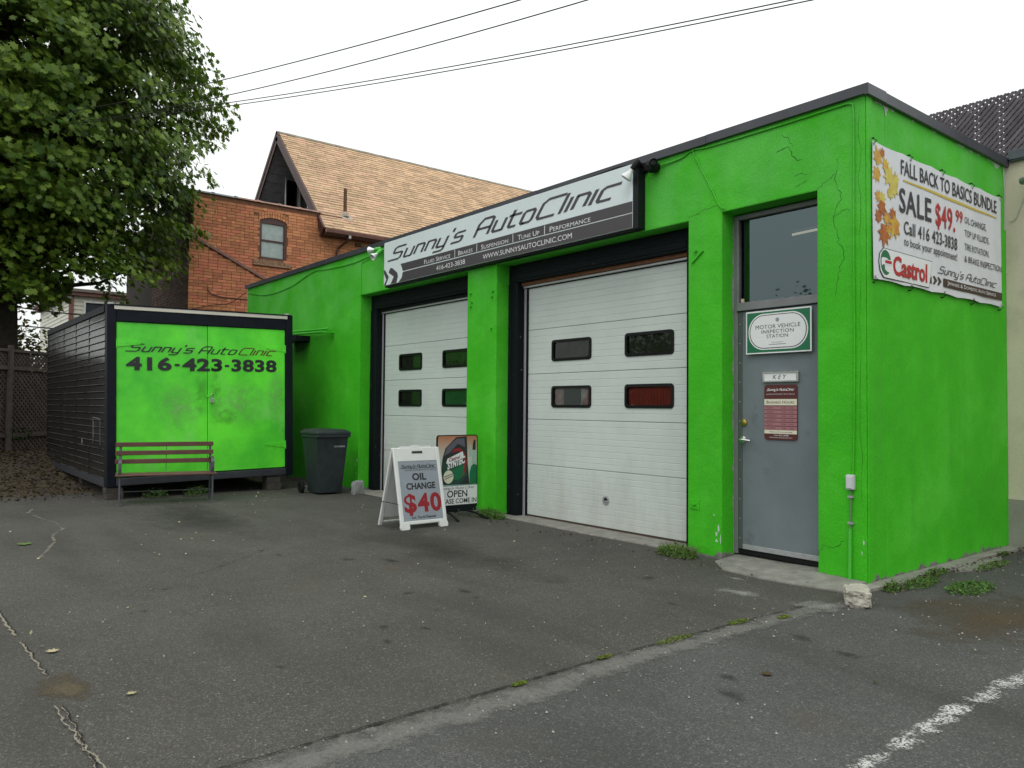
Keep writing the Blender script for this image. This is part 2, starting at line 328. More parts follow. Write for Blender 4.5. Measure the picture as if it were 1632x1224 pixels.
# ---------------------------------------------------------------- object helpers
WM = {}     # object name -> its world matrix (things are never scaled)
def thing(name, label, cat, loc=(0, 0, 0), rot=(0, 0, 0), group=None):
    o = bpy.data.objects.new(name, None); COL.objects.link(o); o.location = loc; o.rotation_euler = rot
    o.empty_display_size = .1; o['label'] = label; o['category'] = cat
    if group: o['group'] = group
    from mathutils import Euler
    WM[o.name] = Matrix.Translation(Vector(loc)) @ Euler(rot).to_matrix().to_4x4()
    return o
def tag(o, label=None, cat=None, group=None, kind=None):
    if label: o['label'] = label
    if cat: o['category'] = cat
    if group: o['group'] = group
    if kind: o['kind'] = kind
    return o
def Fr(o, u, v):
    o, u, v = Vector(o), Vector(u).normalized(), Vector(v).normalized(); n = u.cross(v)
    return lambda a, b, c=0: o + u*a + v*b + n*c
FRONT = lambda y: Fr((0, y, 0), (1, 0, 0), (0, 0, 1))      # a=x, b=z, c=towards -y
SIDE = lambda x: Fr((x, 0, 0), (0, 1, 0), (0, 0, 1))       # a=y, b=z, c=towards +x
class MB:
    def __init__(s): s.v = []; s.f = []
    def add(s, vs, fs):
        k = len(s.v); s.v += [Vector(v) for v in vs]; s.f += [tuple(i+k for i in f) for f in fs]; return s
    def box(s, x0, x1, y0, y1, z0, z1, fr=None):
        c = [(x0, y0, z0), (x1, y0, z0), (x1, y1, z0), (x0, y1, z0), (x0, y0, z1), (x1, y0, z1), (x1, y1, z1), (x0, y1, z1)]
        if fr: c = [fr(*p) for p in c]
        return s.add(c, [(0, 3, 2, 1), (4, 5, 6, 7), (0, 1, 5, 4), (1, 2, 6, 5), (2, 3, 7, 6), (3, 0, 4, 7)])
    def bar(s, p, q, w, h, up=(0, 0, 1)):
        p, q = Vector(p), Vector(q); d = (q-p).normalized(); up = Vector(up)
        if abs(d.dot(up)) > .98: up = Vector((1, 0, 0))
        a = d.cross(up).normalized(); b = a.cross(d)
        c = []
        for e in (p, q):
            for i, j in ((-1, -1), (1, -1), (1, 1), (-1, 1)): c.append(e + a*i*w/2 + b*j*h/2)
        return s.add(c, [(0, 1, 2, 3), (7, 6, 5, 4), (0, 4, 5, 1), (1, 5, 6, 2), (2, 6, 7, 3), (3, 7, 4, 0)])
    def tube(s, path, r, n=8, caps=True, r2=None):
        path = [Vector(p) for p in path]; m = len(path); k = len(s.v); prev = None
        for i, p in enumerate(path):
            d = (path[min(i+1, m-1)]-path[max(i-1, 0)]).normalized()
            if prev is None:
                a = d.cross(Vector((0, 0, 1)))
                if a.length < .05: a = d.cross(Vector((1, 0, 0)))
                a.normalize()
            else: a = (prev - d*prev.dot(d)).normalized()
            prev = a; b = d.cross(a)
            rr = r if r2 is None else r+(r2-r)*i/(m-1)
            if isinstance(r, (list, tuple)): rr = r[i]
            for j in range(n):
                t = 2*math.pi*j/n; s.v.append(p + (a*math.cos(t)+b*math.sin(t))*rr)
        for i in range(m-1):
            for j in range(n):
                a0 = k+i*n+j; b0 = k+i*n+(j+1) % n; s.f.append((a0, b0, b0+n, a0+n))
        if caps: s.f.append(tuple(k+j for j in reversed(range(n)))); s.f.append(tuple(k+(m-1)*n+j for j in range(n)))
        return s
    def prism(s, poly, fr, c0, c1):
        n = len(poly); a = [fr(x, y, c0) for x, y in poly]; b = [fr(x, y, c1) for x, y in poly]
        return s.add(a+b, [tuple(reversed(range(n))), tuple(range(n, 2*n))]+[(i, (i+1) % n, n+(i+1) % n, n+i) for i in range(n)])
    def flat(s, poly, fr, c=0):
        return s.add([fr(x, y, c) for x, y in poly], [tuple(range(len(poly)))])
    def lathe(s, prof, fr, n=16, cap=False):
        """profile (radius, height along fr normal) around fr origin"""
        k = len(s.v)
        for r, h in prof:
            for j in range(n):
                t = 2*math.pi*j/n; s.v.append(fr(r*math.cos(t), r*math.sin(t), h))
        for i in range(len(prof)-1):
            for j in range(n):
                a = k+i*n+j; b = k+i*n+(j+1) % n; s.f.append((a, b, b+n, a+n))
        if cap: s.f.append(tuple(k+j for j in reversed(range(n)))); s.f.append(tuple(k+(len(prof)-1)*n+j for j in range(n)))
        return s
def build(name, mb, m, parent=None, bevel=0, smooth=False, label=None, kind=None, local=False):
    me = bpy.data.meshes.new(name); vs = mb.v
    if parent is not None and not local:
        inv = WM[parent.name].inverted(); vs = [inv @ v for v in vs]
    me.from_pydata([tuple(v) for v in vs], [], mb.f)
    bm = bmesh.new(); bm.from_mesh(me)
    if bevel:
        bmesh.ops.recalc_face_normals(bm, faces=bm.faces)
        es = [e for e in bm.edges if len(e.link_faces) == 2 and e.calc_face_angle(0) > .6]
        bmesh.ops.bevel(bm, geom=es, offset=bevel, segments=1 if bevel < .01 else 2, profile=.6, affect='EDGES', clamp_overlap=True)
    bm.to_mesh(me); bm.free()
    me.materials.append(m)
    if smooth:
        me.shade_smooth()
        try: me.set_sharp_from_angle(angle=R(40))
        except Exception: pass
    o = bpy.data.objects.new(name, me); COL.objects.link(o)
    if parent is not None: o.parent = parent; WM[o.name] = WM[parent.name]
    else: WM[o.name] = Matrix.Identity(4)
    if label: o['label'] = label
    if kind: o['kind'] = kind
    return o
def rrect(x0, y0, x1, y1, r, n=4):
    P = []
    for cx, cy, a0 in ((x1-r, y0+r, -90), (x1-r, y1-r, 0), (x0+r, y1-r, 90), (x0+r, y0+r, 180)):
        for i in range(n+1):
            t = R(a0+90*i/n); P.append((cx+r*math.cos(t), cy+r*math.sin(t)))
    return P
def disc(cx, cy, r, n=20, ry=None):
    return [(cx+r*math.cos(2*math.pi*i/n), cy+(ry or r)*math.sin(2*math.pi*i/n)) for i in range(n)]

# ---- lettering (flat print) -------------------------------------------------
def text_raw(s, offset=0, shear=0, spacing=1.0, small=False, sscale=.78):
    c = bpy.data.curves.new('t', 'FONT'); c.body = s; c.resolution_u = 3; c.fill_mode = 'FRONT' if hasattr(c, 'fill_mode') else c.fill_mode
    c.offset = offset; c.shear = shear; c.space_character = spacing
    if small:
        c.small_caps_scale = sscale
        for i in range(len(s)): c.body_format[i].use_small_caps = True
    o = bpy.data.objects.new('t', c); COL.objects.link(o); dg = bpy.context.evaluated_depsgraph_get(); dg.update()
    me = bpy.data.meshes.new_from_object(o.evaluated_get(dg))
    vs = [(v.co.x, v.co.y) for v in me.vertices]; fs = [tuple(p.vertices) for p in me.polygons]
    bpy.data.objects.remove(o); bpy.data.curves.remove(c); bpy.data.meshes.remove(me)
    return vs, fs
_cap = {}
def capheight():
    if 'h' not in _cap:
        vs, _ = text_raw('H'); _cap['h'] = max(v[1] for v in vs)
    return _cap['h']
def text_mb(mb, s, fr, x0, x1, base, cap, c=.003, offset=.0, shear=0, spacing=1.0, small=False, warp=None, slope=0, sscale=.78):
    vs, fs = text_raw(s, offset, shear, spacing, small, sscale); H = capheight()
    a = min(v[0] for v in vs); b = max(v[0] for v in vs); k = (x1-x0)/(b-a)
    P = []
    for x, y in vs:
        X = x0+(x-a)*k; Y = base+y/H*cap+slope*(X-x0); P.append(fr(X, Y, c+(warp(X, Y) if warp else 0)))
    mb.add(P, fs); return mb
XH = .68
GL = {
 'S': (.80, [[(.84, 1), (.22, 1), (.10, .9), (.08, .62), (.16, .53), (.66, .53), (.76, .44), (.74, .10), (.62, 0), (-.12, 0)]]),
 'u': (.50, [[(0, XH), (0, .10), (.08, 0), (.5, 0)], [(.5, XH), (.5, -.045)]]),
 'n': (.50, [[(0, -.0), (0, XH)], [(-.05, XH), (.41, XH), (.5, .58), (.5, 0)]]),
 'y': (.50, [[(0, XH), (0, .10), (.08, 0), (.5, 0)], [(.5, XH), (.5, -.22), (.42, -.31), (-.08, -.31)]]),
 "'": (.02, [[(0, 1.12), (0, .84)]]),
 's': (.50, [[(.54, XH), (.1, XH), (0, .6), (0, .43), (.07, .36), (.44, .36), (.5, .29), (.5, .08), (.42, 0), (-.08, 0)]]),
 'A': (.72, [[(0, -.03), (0, .72), (.18, 1), (.60, 1), (.72, .9), (.72, -.03)], [(0, .42), (.72, .42)]]),
 't': (.44, [[(.08, .98), (.08, .1), (.16, 0), (.46, 0)], [(-.1, XH), (.52, XH)]]),
 'o': (.50, [[(.08, 0), (.42, 0), (.5, .1), (.5, .58), (.42, XH), (.08, XH), (0, .58), (0, .1), (.08, 0), (.2, 0)]]),
 'C': (.84, [[(.98, 1), (.24, 1), (.05, .82), (.03, .14), (.14, 0), (.84, 0)]]),
 'l': (.02, [[(0, 1), (0, -.045)]]),
 'i': (.02, [[(0, XH+.045), (0, -.045)]]),
 'c': (.54, [[(.66, XH), (.12, XH), (0, .57), (0, .1), (.08, 0), (.54, 0)]]),
 ' ': (.16, []),
}
def stroke(path, w):
    """polyline to quads with mitred joints"""
    P = [Vector((x, y, 0)) for x, y in path]; n = len(P); Lf, Rt = [], []
    for i in range(n):
        d1 = (P[i]-P[i-1]).normalized() if i else None; d2 = (P[i+1]-P[i]).normalized() if i < n-1 else None
        d1 = d1 or d2; d2 = d2 or d1
        n1 = Vector((-d1.y, d1.x, 0)); n2 = Vector((-d2.y, d2.x, 0)); m = (n1+n2)
        m = m.normalized() if m.length > 1e-4 else n1
        k = min(1/max(.3, m.dot(n1)), 1.6)*w/2
        Lf.append(P[i]+m*k); Rt.append(P[i]-m*k)
    return Lf, Rt
def logo_mb(mb, s, fr, x0, x1, base, cap, c=.003, w=.105, sh=.42, warp=None, slope=0):
    V = []; F = []; x = 0
    for ch in s:
        adv, paths = GL[ch]
        for p in paths:
            Lf, Rt = stroke(p, w); k = len(V)
            V += [(q.x+x+sh*q.y, q.y) for q in Lf]+[(q.x+x+sh*q.y, q.y) for q in Rt]; n = len(Lf)
            F += [(k+i+1, k+i, k+n+i, k+n+i+1) for i in range(n-1)]
        x += adv+.235
    a = min(v[0] for v in V); b = max(v[0] for v in V); kx = (x1-x0)/(b-a)
    P = []
    for X, Y in V:
        X = x0+(X-a)*kx; Y = base+Y*cap+slope*(X-x0); P.append(fr(X, Y, c+(warp(X, Y) if warp else 0)))
    # tiny offsets per stroke so crossing strokes never share a plane
    mb.add(P, [tuple(reversed(f)) for f in F]); return mb

# =====================================================================  THE SETTING
g = MB(); g.add([(-120, -120, 0), (160, -120, 0), (160, 160, 0), (-120, 160, 0)], [(0, 1, 2, 3)])
tag(build('ground', g, M_ASPH), 'dark grey asphalt of the lot and the lane', kind='structure')

def set_edge(o, vals):
    at = o.data.attributes.new('edge', 'FLOAT', 'POINT'); at.data.foreach_set('value', np.array(vals, 'f'))
def ragged_strip(name, pts, w0, w1, m, z=.004, step=.06, amp=.02, label=None, kind='structure', seed=1, parent=None):
    rr = random.Random(seed); mb = MB(); V = []; E = []
    P = [Vector((x, y, 0)) for x, y in pts]; L_ = []
    for i in range(len(P)-1):
        n = max(1, int((P[i+1]-P[i]).length/step))
        for k in range(n): L_.append(P[i].lerp(P[i+1], k/n))
    L_.append(P[-1]); n = len(L_)
    for i, p in enumerate(L_):
        d = (L_[min(i+1, n-1)]-L_[max(i-1, 0)]).normalized(); q = Vector((-d.y, d.x, 0)); t = i/(n-1)
        w = w0+(w1-w0)*t; up = Vector((0, 0, z)); ends = 1 if i in (0, n-1) else 0
        V += [p+q*(w/2+rr.uniform(-amp, amp))+up, p+q*w*.12+up, p-q*w*.12+up, p-q*(w/2+rr.uniform(-amp, amp))+up]; E += [1, ends, ends, 1]
    mb.add(V, [(4*i+k, 4*i+k+1, 4*i+k+5, 4*i+k+4) for i in range(n-1) for k in range(3)])
    o = build(name, mb, m, parent); set_edge(o, E)
    if label: o['label'] = label
    if kind: o['kind'] = kind
    return o
def blot(name, label, cx, cy, rx, ry, m, z, seed=1):
    rr = random.Random(seed); mb = MB(); n = 28; V = [Vector((cx, cy, z))]; E = [0]; ph = [rr.uniform(0, 6.28) for _ in range(3)]
    for ring in (.5, 1):
        for i in range(n):
            t = 2*math.pi*i/n; k = ring*(1+.16*math.sin(2*t+ph[0])+.12*math.sin(3*t+ph[1])+.06*math.sin(5*t+ph[2]))
            V.append(Vector((cx+rx*k*math.cos(t), cy+ry*k*math.sin(t), z))); E.append(ring)
    mb.add(V, [(0, 1+i, 1+(i+1) % n) for i in range(n)]+[(1+i, 1+n+i, 1+n+(i+1) % n, 1+(i+1) % n) for i in range(n)])
    o = build(name, mb, m); set_edge(o, E); tag(o, label, kind='structure'); return o
M_KERB = masked('worn_concrete_edging', (.185, .18, .168), 7, .27, .22, bump=.8, vscale=None, fall=.20, soft=.72)
ragged_strip('edging_strip', [(.16, -6.6), (.17, -4.98), (.155, -3.8), (.10, -2.9), (.11, -1.75), (.13, -.95), (.24, -.55)], .27, .19, M_KERB, amp=.022,
             label='flush strip of worn pale concrete edging crossing the asphalt', seed=3)
M_GRIT = masked('dark_seam', (.022, .020, .017), 5, .36, .14, fall=.2, soft=.85)
ragged_strip('edging_seam', [(.02, -6.6), (.03, -4.98), (.005, -3.8), (-.02, -2.9), (.01, -1.75), (.04, -.95)], .022, .02, M_GRIT, z=.008, step=.035, amp=.010,
             label='dark open seam along the pale edging strip', seed=5)
M_LINE = masked('worn_white_paint', (.60, .60, .58), 5.5, .41, .10, bump=.5, vscale=78, fall=.14, soft=.85)
ragged_strip('painted_line', [(1.60, -6.2), (1.59, -3.2), (1.58, -2.4), (1.60, -1.4), (1.63, 3.0)], .125, .125, M_LINE, step=.05, amp=.012,
             label='worn white painted parking line at lower right', seed=8)
M_CRK = masked('sand_filled_crack', (.25, .225, .18), 22, .30, .12, bump=.8, fall=.25)
M_CRD = masked('open_dark_crack', (.014, .013, .011), 22, .30, .1, fall=.2)
def jag(a, b, n, amp, seed):
    rr = random.Random(seed); return [(a[0]+(b[0]-a[0])*i/n+rr.uniform(-amp, amp), a[1]+(b[1]-a[1])*i/n+rr.uniform(-amp, amp)) for i in range(n+1)]
for a_, b_, n_, w_, sd_, lab in (((-3.9, -5.72), (-2.55, -5.68), 22, .028, 1, 'far stretch'), ((-2.4, -5.67), (-1.62, -5.64), 18, .020, 2, 'middle stretch'), ((-1.08, -5.645), (.1, -5.66), 30, .011, 4, 'nearest stretch')):
    J = jag(a_, b_, n_, .009, sd_)
    ragged_strip('ground_crack', J, w_, w_, M_CRK, step=.012, amp=.006, label='sandy crack in the asphalt at the left edge, '+lab, seed=sd_)
    ragged_strip('ground_crack', [(x+.004, y+w_*.35) for x, y in J], .007, .007, M_CRD, z=.008, step=.012, amp=.003, label='dark open edge of the sandy crack, '+lab, seed=sd_+9)
ragged_strip('ground_crack', jag((-1.10, -5.69), (.1, -5.62), 26, .012, 5), .011, .013, M_CRK, z=.012, step=.012, amp=.004, label='thin second crack beside the nearest sandy crack', seed=14)
ragged_strip('ground_crack', [(-9.3, -4.75), (-8.9, -4.84), (-8.2, -4.80), (-7.6, -4.70), (-7.1, -4.72), (-6.6, -4.9), (-6.2, -4.93), (-5.6, -5.1), (-5.2, -5.22)], .07, .07, masked('pale_crack_dust', (.20, .185, .15), 3.5, .40, .12, fall=.25, soft=.8), step=.05, amp=.02, label='pale wandering crack in the asphalt left of the bench', seed=15)
ragged_strip('ground_crack', jag((-3.6, -4.35), (-4.6, -3.2), 16, .02, 6), .012, .012, masked('hairline', (.03, .028, .024), 8, .42, .1, fall=.2), step=.03, amp=.004, label='dark hairline crack in the middle of the lot', seed=16)
blot('silt_patch', 'brown silt patch filling a dip between the two sandy cracks', -1.35, -5.60, .30, .13, masked('brown_puddle_silt', (.10, .080, .052), 5, .10, .30, bump=.2, fall=.42, soft=.9), .003, 2)
MD = masked('pale_dust', (.27, .265, .25), 5, .20, .28, bump=.2, fall=.42, soft=.85)
blot('dust_patch', 'pale scuffed cement dust on the asphalt before the grey door', -.50, -1.02, .26, .16, MD, .002, 3)
blot('dust_patch', 'pale dust smear beside the stone block', .10, -.98, .20, .26, MD, .0125, 4)
blot('dust_patch', 'faint pale scuff on the asphalt below the doorstep', -.85, -.62, .20, .05, MD, .002, 5)
blot('soil_stain', 'brown soil stain on the asphalt beside the green side wall', 1.0, -.15, .75, .95, masked('brown_soil_stain', (.10, .073, .045), 2.5, .14, .42, bump=.2, fall=.42, soft=.8), .003, 6)
MO = masked('oil_spot', (.022, .021, .019), 9, .10, .3, bump=.1, fall=.42, soft=.36)
for i_, (x_, y_, a_, b_) in enumerate([(-3.55, -2.9, .10, .07), (-3.25, -2.6, .12, .07), (-4.15, -3.35, .09, .05), (-4.45, -3.4, .05, .03), (-2.05, -3.15, .06, .05), (-1.85, -2.75, .09, .06), (-1.62, -2.8, .05, .03), (-1.35, -3.75, .07, .045), (-1.15, -3.55, .07, .04), (-1.05, -3.9, .06, .03), (-3.3, -4.6, .06, .04), (-2.7, -4.9, .05, .03), (-1.0, -4.6, .05, .03), (.78, -2.95, .12, .07), (.62, -2.75, .08, .05), (.45, -1.75, .12, .06), (.80, -1.85, .10, .07), (-1.3, -1.2, .09, .07), (-.6, -1.75, .07, .03)]):
    blot('oil_spot', 'dark oil spot on the asphalt', x_, y_, a_, b_, MO, .0035, i_+20)['group'] = 'oil spots on the asphalt'
blot('damp_stain', 'broad dark tyre stain on the asphalt before the garage doors', -3.6, -1.9, 1.6, .55, masked('tyre_stain', (.030, .027, .021), 1.6, .05, .5, bump=0, fall=.42, soft=.42), .0022, 41)
blot('damp_stain', 'dark tyre stain on the asphalt in front of the bench', -7.2, -3.2, 1.9, .5, masked('tyre_stain2', (.028, .026, .022), 1.6, .05, .5, bump=0, fall=.42, soft=.5), .0022, 42)

# sloping leaf-strewn soil under the tree
mb = MB(); NX, NY = 60, 60; V = []; Fc = []
for i in range(NX+1):
    for j in range(NY+1):
        x = -10.3-14*i/NX; y = -14+24*j/NY
        t = max(0, min(1, (-11.6-x)/5.5)); h = .46*t*t*(3-2*t)
        h += .03*math.sin(x*2.3+y*1.7)*t
        edge = .25*math.sin(y*1.9)+.12*math.sin(y*5.3)
        if x > -10.75+edge: h = -.02
        V.append((x, y, h+.005))
for i in range(NX):
    for j in range(NY):
        a = i*(NY+1)+j; Fc.append((a, a+1, a+NY+2, a+NY+1))
mb.add(V, Fc); soil = build('soil_bank', mb, M['soil'], smooth=True); tag(soil, 'leaf strewn soil rising under the maple to the fence', kind='structure')
def soilz(x, y):
    t = max(0, min(1, (-11.6-x)/5.5)); return .46*t*t*(3-2*t)+.03*math.sin(x*2.3+y*1.7)*t+.005

# concrete strips in front of doors / walls
def slab(name, poly, z0, z1, label, m=None, bevel=.006):
    mb = MB(); mb.prism(poly, Fr((0, 0, 0), (1, 0, 0), (0, 1, 0)), z0, z1); o = build(name, mb, m or M['concrete'], bevel=bevel); tag(o, label, kind='structure'); return o
slab('door_apron', [(-5.06, .5), (-5.04, .03), (-4.4, .02), (-3.4, -.03), (-2.5, -.02), (-1.86, -.03), (-1.85, .5)], -.05, .016, 'worn concrete threshold below the right garage door')
slab('door_apron', [(-8.92, .5), (-8.95, -.12), (-8.0, -.14), (-6.6, -.1), (-5.73, -.08), (-5.73, .5)], -.05, .014, 'worn concrete threshold below the left garage door')
mb = MB()
poly = [(-1.45, .6), (-1.40, -.16), (-1.12, -.42), (-.7, -.46), (-.3, -.42), (-.02, -.36), (.0, -.02), (-.43, 0), (-.43, .6)]
V = [(x, y, .045 if y > -.1 else .012) for x, y in poly]+[(x, y, -.05) for x, y in poly]; n = len(poly)
mb.add(V, [tuple(range(n)), tuple(reversed(range(n, 2*n)))]+[(i, n+i, n+(i+1) % n, (i+1) % n) for i in range(n)])
tag(build('door_step', mb, M['concrete']), 'low chipped concrete step under the grey door', kind='structure')
slab('wall_footing', [(.0, -.1), (.10, -.18), (.17, .3), (.10, .9), (.16, 1.5), (.10, 2.2), (.15, 3.04), (.0, 3.04)], -.05, .03, 'broken concrete footing along the green side wall')
slab('wall_footing', [(.17, 1.25), (.32, 1.45), (.30, 2.0), (.17, 2.35), (.13, 1.9)], -.05, .022, 'loose grey concrete slab beside the side wall footing')
slab('wall_footing', [(.15, 3.04), (.14, 2.93), (.9, 2.90), (2.5, 2.90), (2.5, 3.04)], -.05, .05, 'pale footing at the foot of the cream wall')

# =====================================================================  GREEN GARAGE
GB = thing('garage_building', 'bright green single storey garage with two white roll-up doors', 'garage building', (-7, 1.5, 0))
T = .34; TOP = 4.13; LZ = 3.37
mb = MB()
mb.prism([(-14.38, -.1), (-8.92, -.1), (-8.92, LZ), (-5.73, LZ), (-5.73, -.1), (-5.06, -.1), (-5.06, LZ), (-1.85, LZ), (-1.85, -.1), (-1.44, -.1), (-1.44, LZ+.015), (-.438, LZ+.015), (-.438, -.1), (0, -.1), (0, TOP), (-14.38, TOP)], FRONT(0), -T, 0)
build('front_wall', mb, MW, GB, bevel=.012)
mb = MB(); mb.box(-.34, 0.001, T, 3.05, -.1, TOP-.002); mb.box(.001, .012, .0, .10, .02, TOP-.02)
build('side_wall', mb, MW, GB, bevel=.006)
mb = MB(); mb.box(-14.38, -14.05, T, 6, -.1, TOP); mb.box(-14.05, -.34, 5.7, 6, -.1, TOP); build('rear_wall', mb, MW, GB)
mb = MB(); mb.box(-14.3, -.05, .05, 5.95, 3.9, 4.12); build('roof', mb, M['dark'], GB)
mb = MB(); mb.box(-14.05, -.34, T, 5.7, -.05, .0); build('interior_floor', mb, M['dark'], GB)
# flashing: lengths butted with a hairline step
xs = [-14.42, -12.3, -9.6, -6.9, -4.2, -1.6]
for i, x in enumerate(xs):
    x1 = xs[i+1]-.004 if i < len(xs)-1 else .045
    mb = MB(); dz = .003*(i % 2); prof = [(-.040, TOP-.030+dz), (-.045, TOP+.052+dz), (.28, TOP+.056+dz), (.28, TOP+.0+dz), (-.012, TOP-.01+dz), (-.02, TOP-.034+dz)]
    mb.prism([(a, b) for a, b in prof], Fr((x, 0, 0), (0, 1, 0), (0, 0, 1)), 0, x1-x)
    build('front_flashing', mb, M['coping'], GB)
ys = [.285, 1.9]
for i, y in enumerate(ys):
    y1 = 1.896 if i == 0 else 3.06
    mb = MB(); dz = .002*(i % 2)
    mb.prism([(.040, TOP-.034+dz), (.045, TOP+.050+dz), (-.28, TOP+.054+dz), (-.28, TOP+dz), (.015, TOP-.01+dz), (.02, TOP-.038+dz)], Fr((0, y, 0), (1, 0, 0), (0, 0, 1)), 0, -(y1-y))
    build('side_flashing', mb, M['coping'], GB)
mb = MB(); mb.box(.012, .046, -.04, .284, TOP-.036, TOP+.0505); mb.box(-.27, .012, .012, .284, TOP+.0, TOP+.0545); build('side_flashing', mb, M['coping'], GB)
# bare cement ledge under the sign
mb = MB(); rr = random.Random(5); x = -7.86
while x < -2.6:
    w = rr.uniform(.25, .7); x1 = min(x+w, -2.58); mb.box(x, x1-.012, -.018-rr.random()*.01, -.001, LZ+.012+rr.random()*.008, LZ+.045+rr.random()*.012); x = x1
build('cement_ledge', mb, M['rawcement'], GB, bevel=.004)

# wall wear: cracks and paint losses (shapes of their own on the wall)
M_CRACK = mat('crack_shadow', (.014, .10, .010), .9)
def crack(pts, w, fr, name='wall_crack', m=M_CRACK, c=.0015, seed=0):
    rr = random.Random(seed); mb = MB(); Q = []
    for i in range(len(pts)-1):
        n = 5
        for k in range(n):
            t = k/n; Q.append((pts[i][0]+(pts[i+1][0]-pts[i][0])*t+rr.uniform(-.015, .015), pts[i][1]+(pts[i+1][1]-pts[i][1])*t+rr.uniform(-.008, .008)))
    Q.append(pts[-1]); V = []; n = len(Q)
    for i, (a, b) in enumerate(Q):
        d = Vector((Q[min(i+1, n-1)][0]-Q[max(i-1, 0)][0], Q[min(i+1, n-1)][1]-Q[max(i-1, 0)][1])).normalized()
        ww = w*rr.uniform(.25, 1.1)*.42; V += [fr(a-d.y*ww, b+d.x*ww, c), fr(a+d.y*ww, b-d.x*ww, c)]
    mb.add(V, [(2*i, 2*i+1, 2*i+3, 2*i+2) for i in range(n-1)]); return build(name, mb, m, GB)
F0 = FRONT(0.0)
crack([(-.24, 3.62), (-.27, 3.42), (-.21, 3.30), (-.28, 3.12), (-.25, 2.92), (-.19, 2.78), (-.24, 2.62), (-.27, 2.44)], .006, F0, seed=1)
crack([(-.28, 3.12), (-.2, 3.17), (-.13, 3.15)], .006, F0, seed=2); crack([(-.43, 3.40), (-.33, 3.46), (-.27, 3.5)], .006, F0, seed=3)
crack([(-.78, 3.98), (-.70, 3.9), (-.68, 3.83)], .006, F0, seed=4); crack([(-.84, 3.82), (-.72, 3.85), (-.63, 3.70), (-.57, 3.70)], .008, F0, seed=5)
crack([(-.66, 3.56), (-.58, 3.57), (-.54, 3.55)], .006, F0, seed=6); crack([(-.64, 3.47), (-.56, 3.48), (-.53, 3.5)], .006, F0, seed=7)
crack([(-1.85, 3.40), (-1.66, 3.45), (-1.5, 3.46)], .006, F0, seed=8)
crack([(-.045, 4.02), (-.05, 3.4), (-.045, 2.6), (-.05, 1.6), (-.046, .7)], .004, F0, seed=9)
crack([(-5.74, 3.40), (-5.60, 3.44), (-5.45, 3.43), (-5.2, 3.45)], .012, F0, seed=10)
crack([(-.45, .18), (-.38, .30), (-.30, .27), (-.2, .35)], .006, F0, seed=21)
M_PEEL = mat('peeled_pale_primer', (.45, .58, .50), .8)
def patch(cx, cz, rx, rz, fr, m, seed, c=.002):
    rr = random.Random(seed); mb = MB(); n = 14
    mb.flat([(cx+rx*math.cos(2*math.pi*i/n)*rr.uniform(.45, 1.1), cz+rz*math.sin(2*math.pi*i/n)*rr.uniform(.45, 1.1)) for i in range(n)], fr, c)
    return build('paint_loss', mb, m, GB)
for q in [(-1.475, .30, .014, .05), (-1.50, .24, .012, .03), (-1.452, .19, .008, .045), (-1.53, .42, .012, .012), (-1.50, .17, .02, .02)]: patch(*q, F0, M_PEEL, int(q[1]*1000))
for q in [(-.03, .36, .008, .03), (-.045, .27, .006, .02)]: patch(*q, F0, M_PEEL, int(q[1]*1000))
patch(-8.96, .52, .02, .05, F0, M_PEEL, 77); patch(-9.0, .45, .015, .02, F0, M_PEEL, 78)
patch(-8.98, .30, .015, .02, F0, M_PEEL, 79)
M_BARE = mat('bare_mortar_edge', (.30, .32, .29), .9, var=.3, vs=20)
mb = MB(); rr = random.Random(9)
y = .15
GD = mat('grey_white_daub', (.40, .50, .40), .9)
while y < 3.0:    # white daubs under side flashing
    w = rr.uniform(.04, .28); mb = MB(); mb.flat([(y, TOP-.034), (y+w, TOP-.034), (y+w*.8, TOP-.045-rr.random()*.015), (y+w*.5, TOP-.04-rr.random()*.02), (y+w*.2, TOP-.043-rr.random()*.015)], SIDE(.0028)); build('paint_loss', mb, GD, GB); y += w+rr.uniform(.05, .5)
mb = MB(); mb.flat([(.29, TOP-.035), (.40, TOP-.035), (.39, TOP-.07), (.36, TOP-.08), (.37, TOP-.115), (.345, TOP-.12), (.33, TOP-.07)], SIDE(.0031)); build('paint_loss', mb, GD, GB)
mb = MB(); mb.flat([(2.66, TOP-.035), (2.9, TOP-.035), (2.86, TOP-.07), (2.83, TOP-.09), (2.76, TOP-.085), (2.74, TOP-.06)], SIDE(.0031)); build('paint_loss', mb, GD, GB)
mb = MB(); mb.flat([(2.98, TOP-.035), (3.05, TOP-.035), (3.05, 3.4), (3.0, 3.42), (3.01, 3.8)], SIDE(.0034))
build('paint_loss', mb, mat('grey_white_daub', (.40, .50, .40), .9), GB)
# ragged bare edge on the left reveal of the entrance
mb = MB(); z = .03; pts = []
rr = random.Random(31)
while z < 3.35: pts.append((.2-rr.uniform(.010, .035), z)); z += rr.uniform(.04, .16)
fr = Fr((-1.4385, 0, 0), (0, 1, 0), (0, 0, 1))
mb.flat(pts+[(.2, 3.35), (.2, .03)], fr); build('paint_loss', mb, M_BARE, GB)

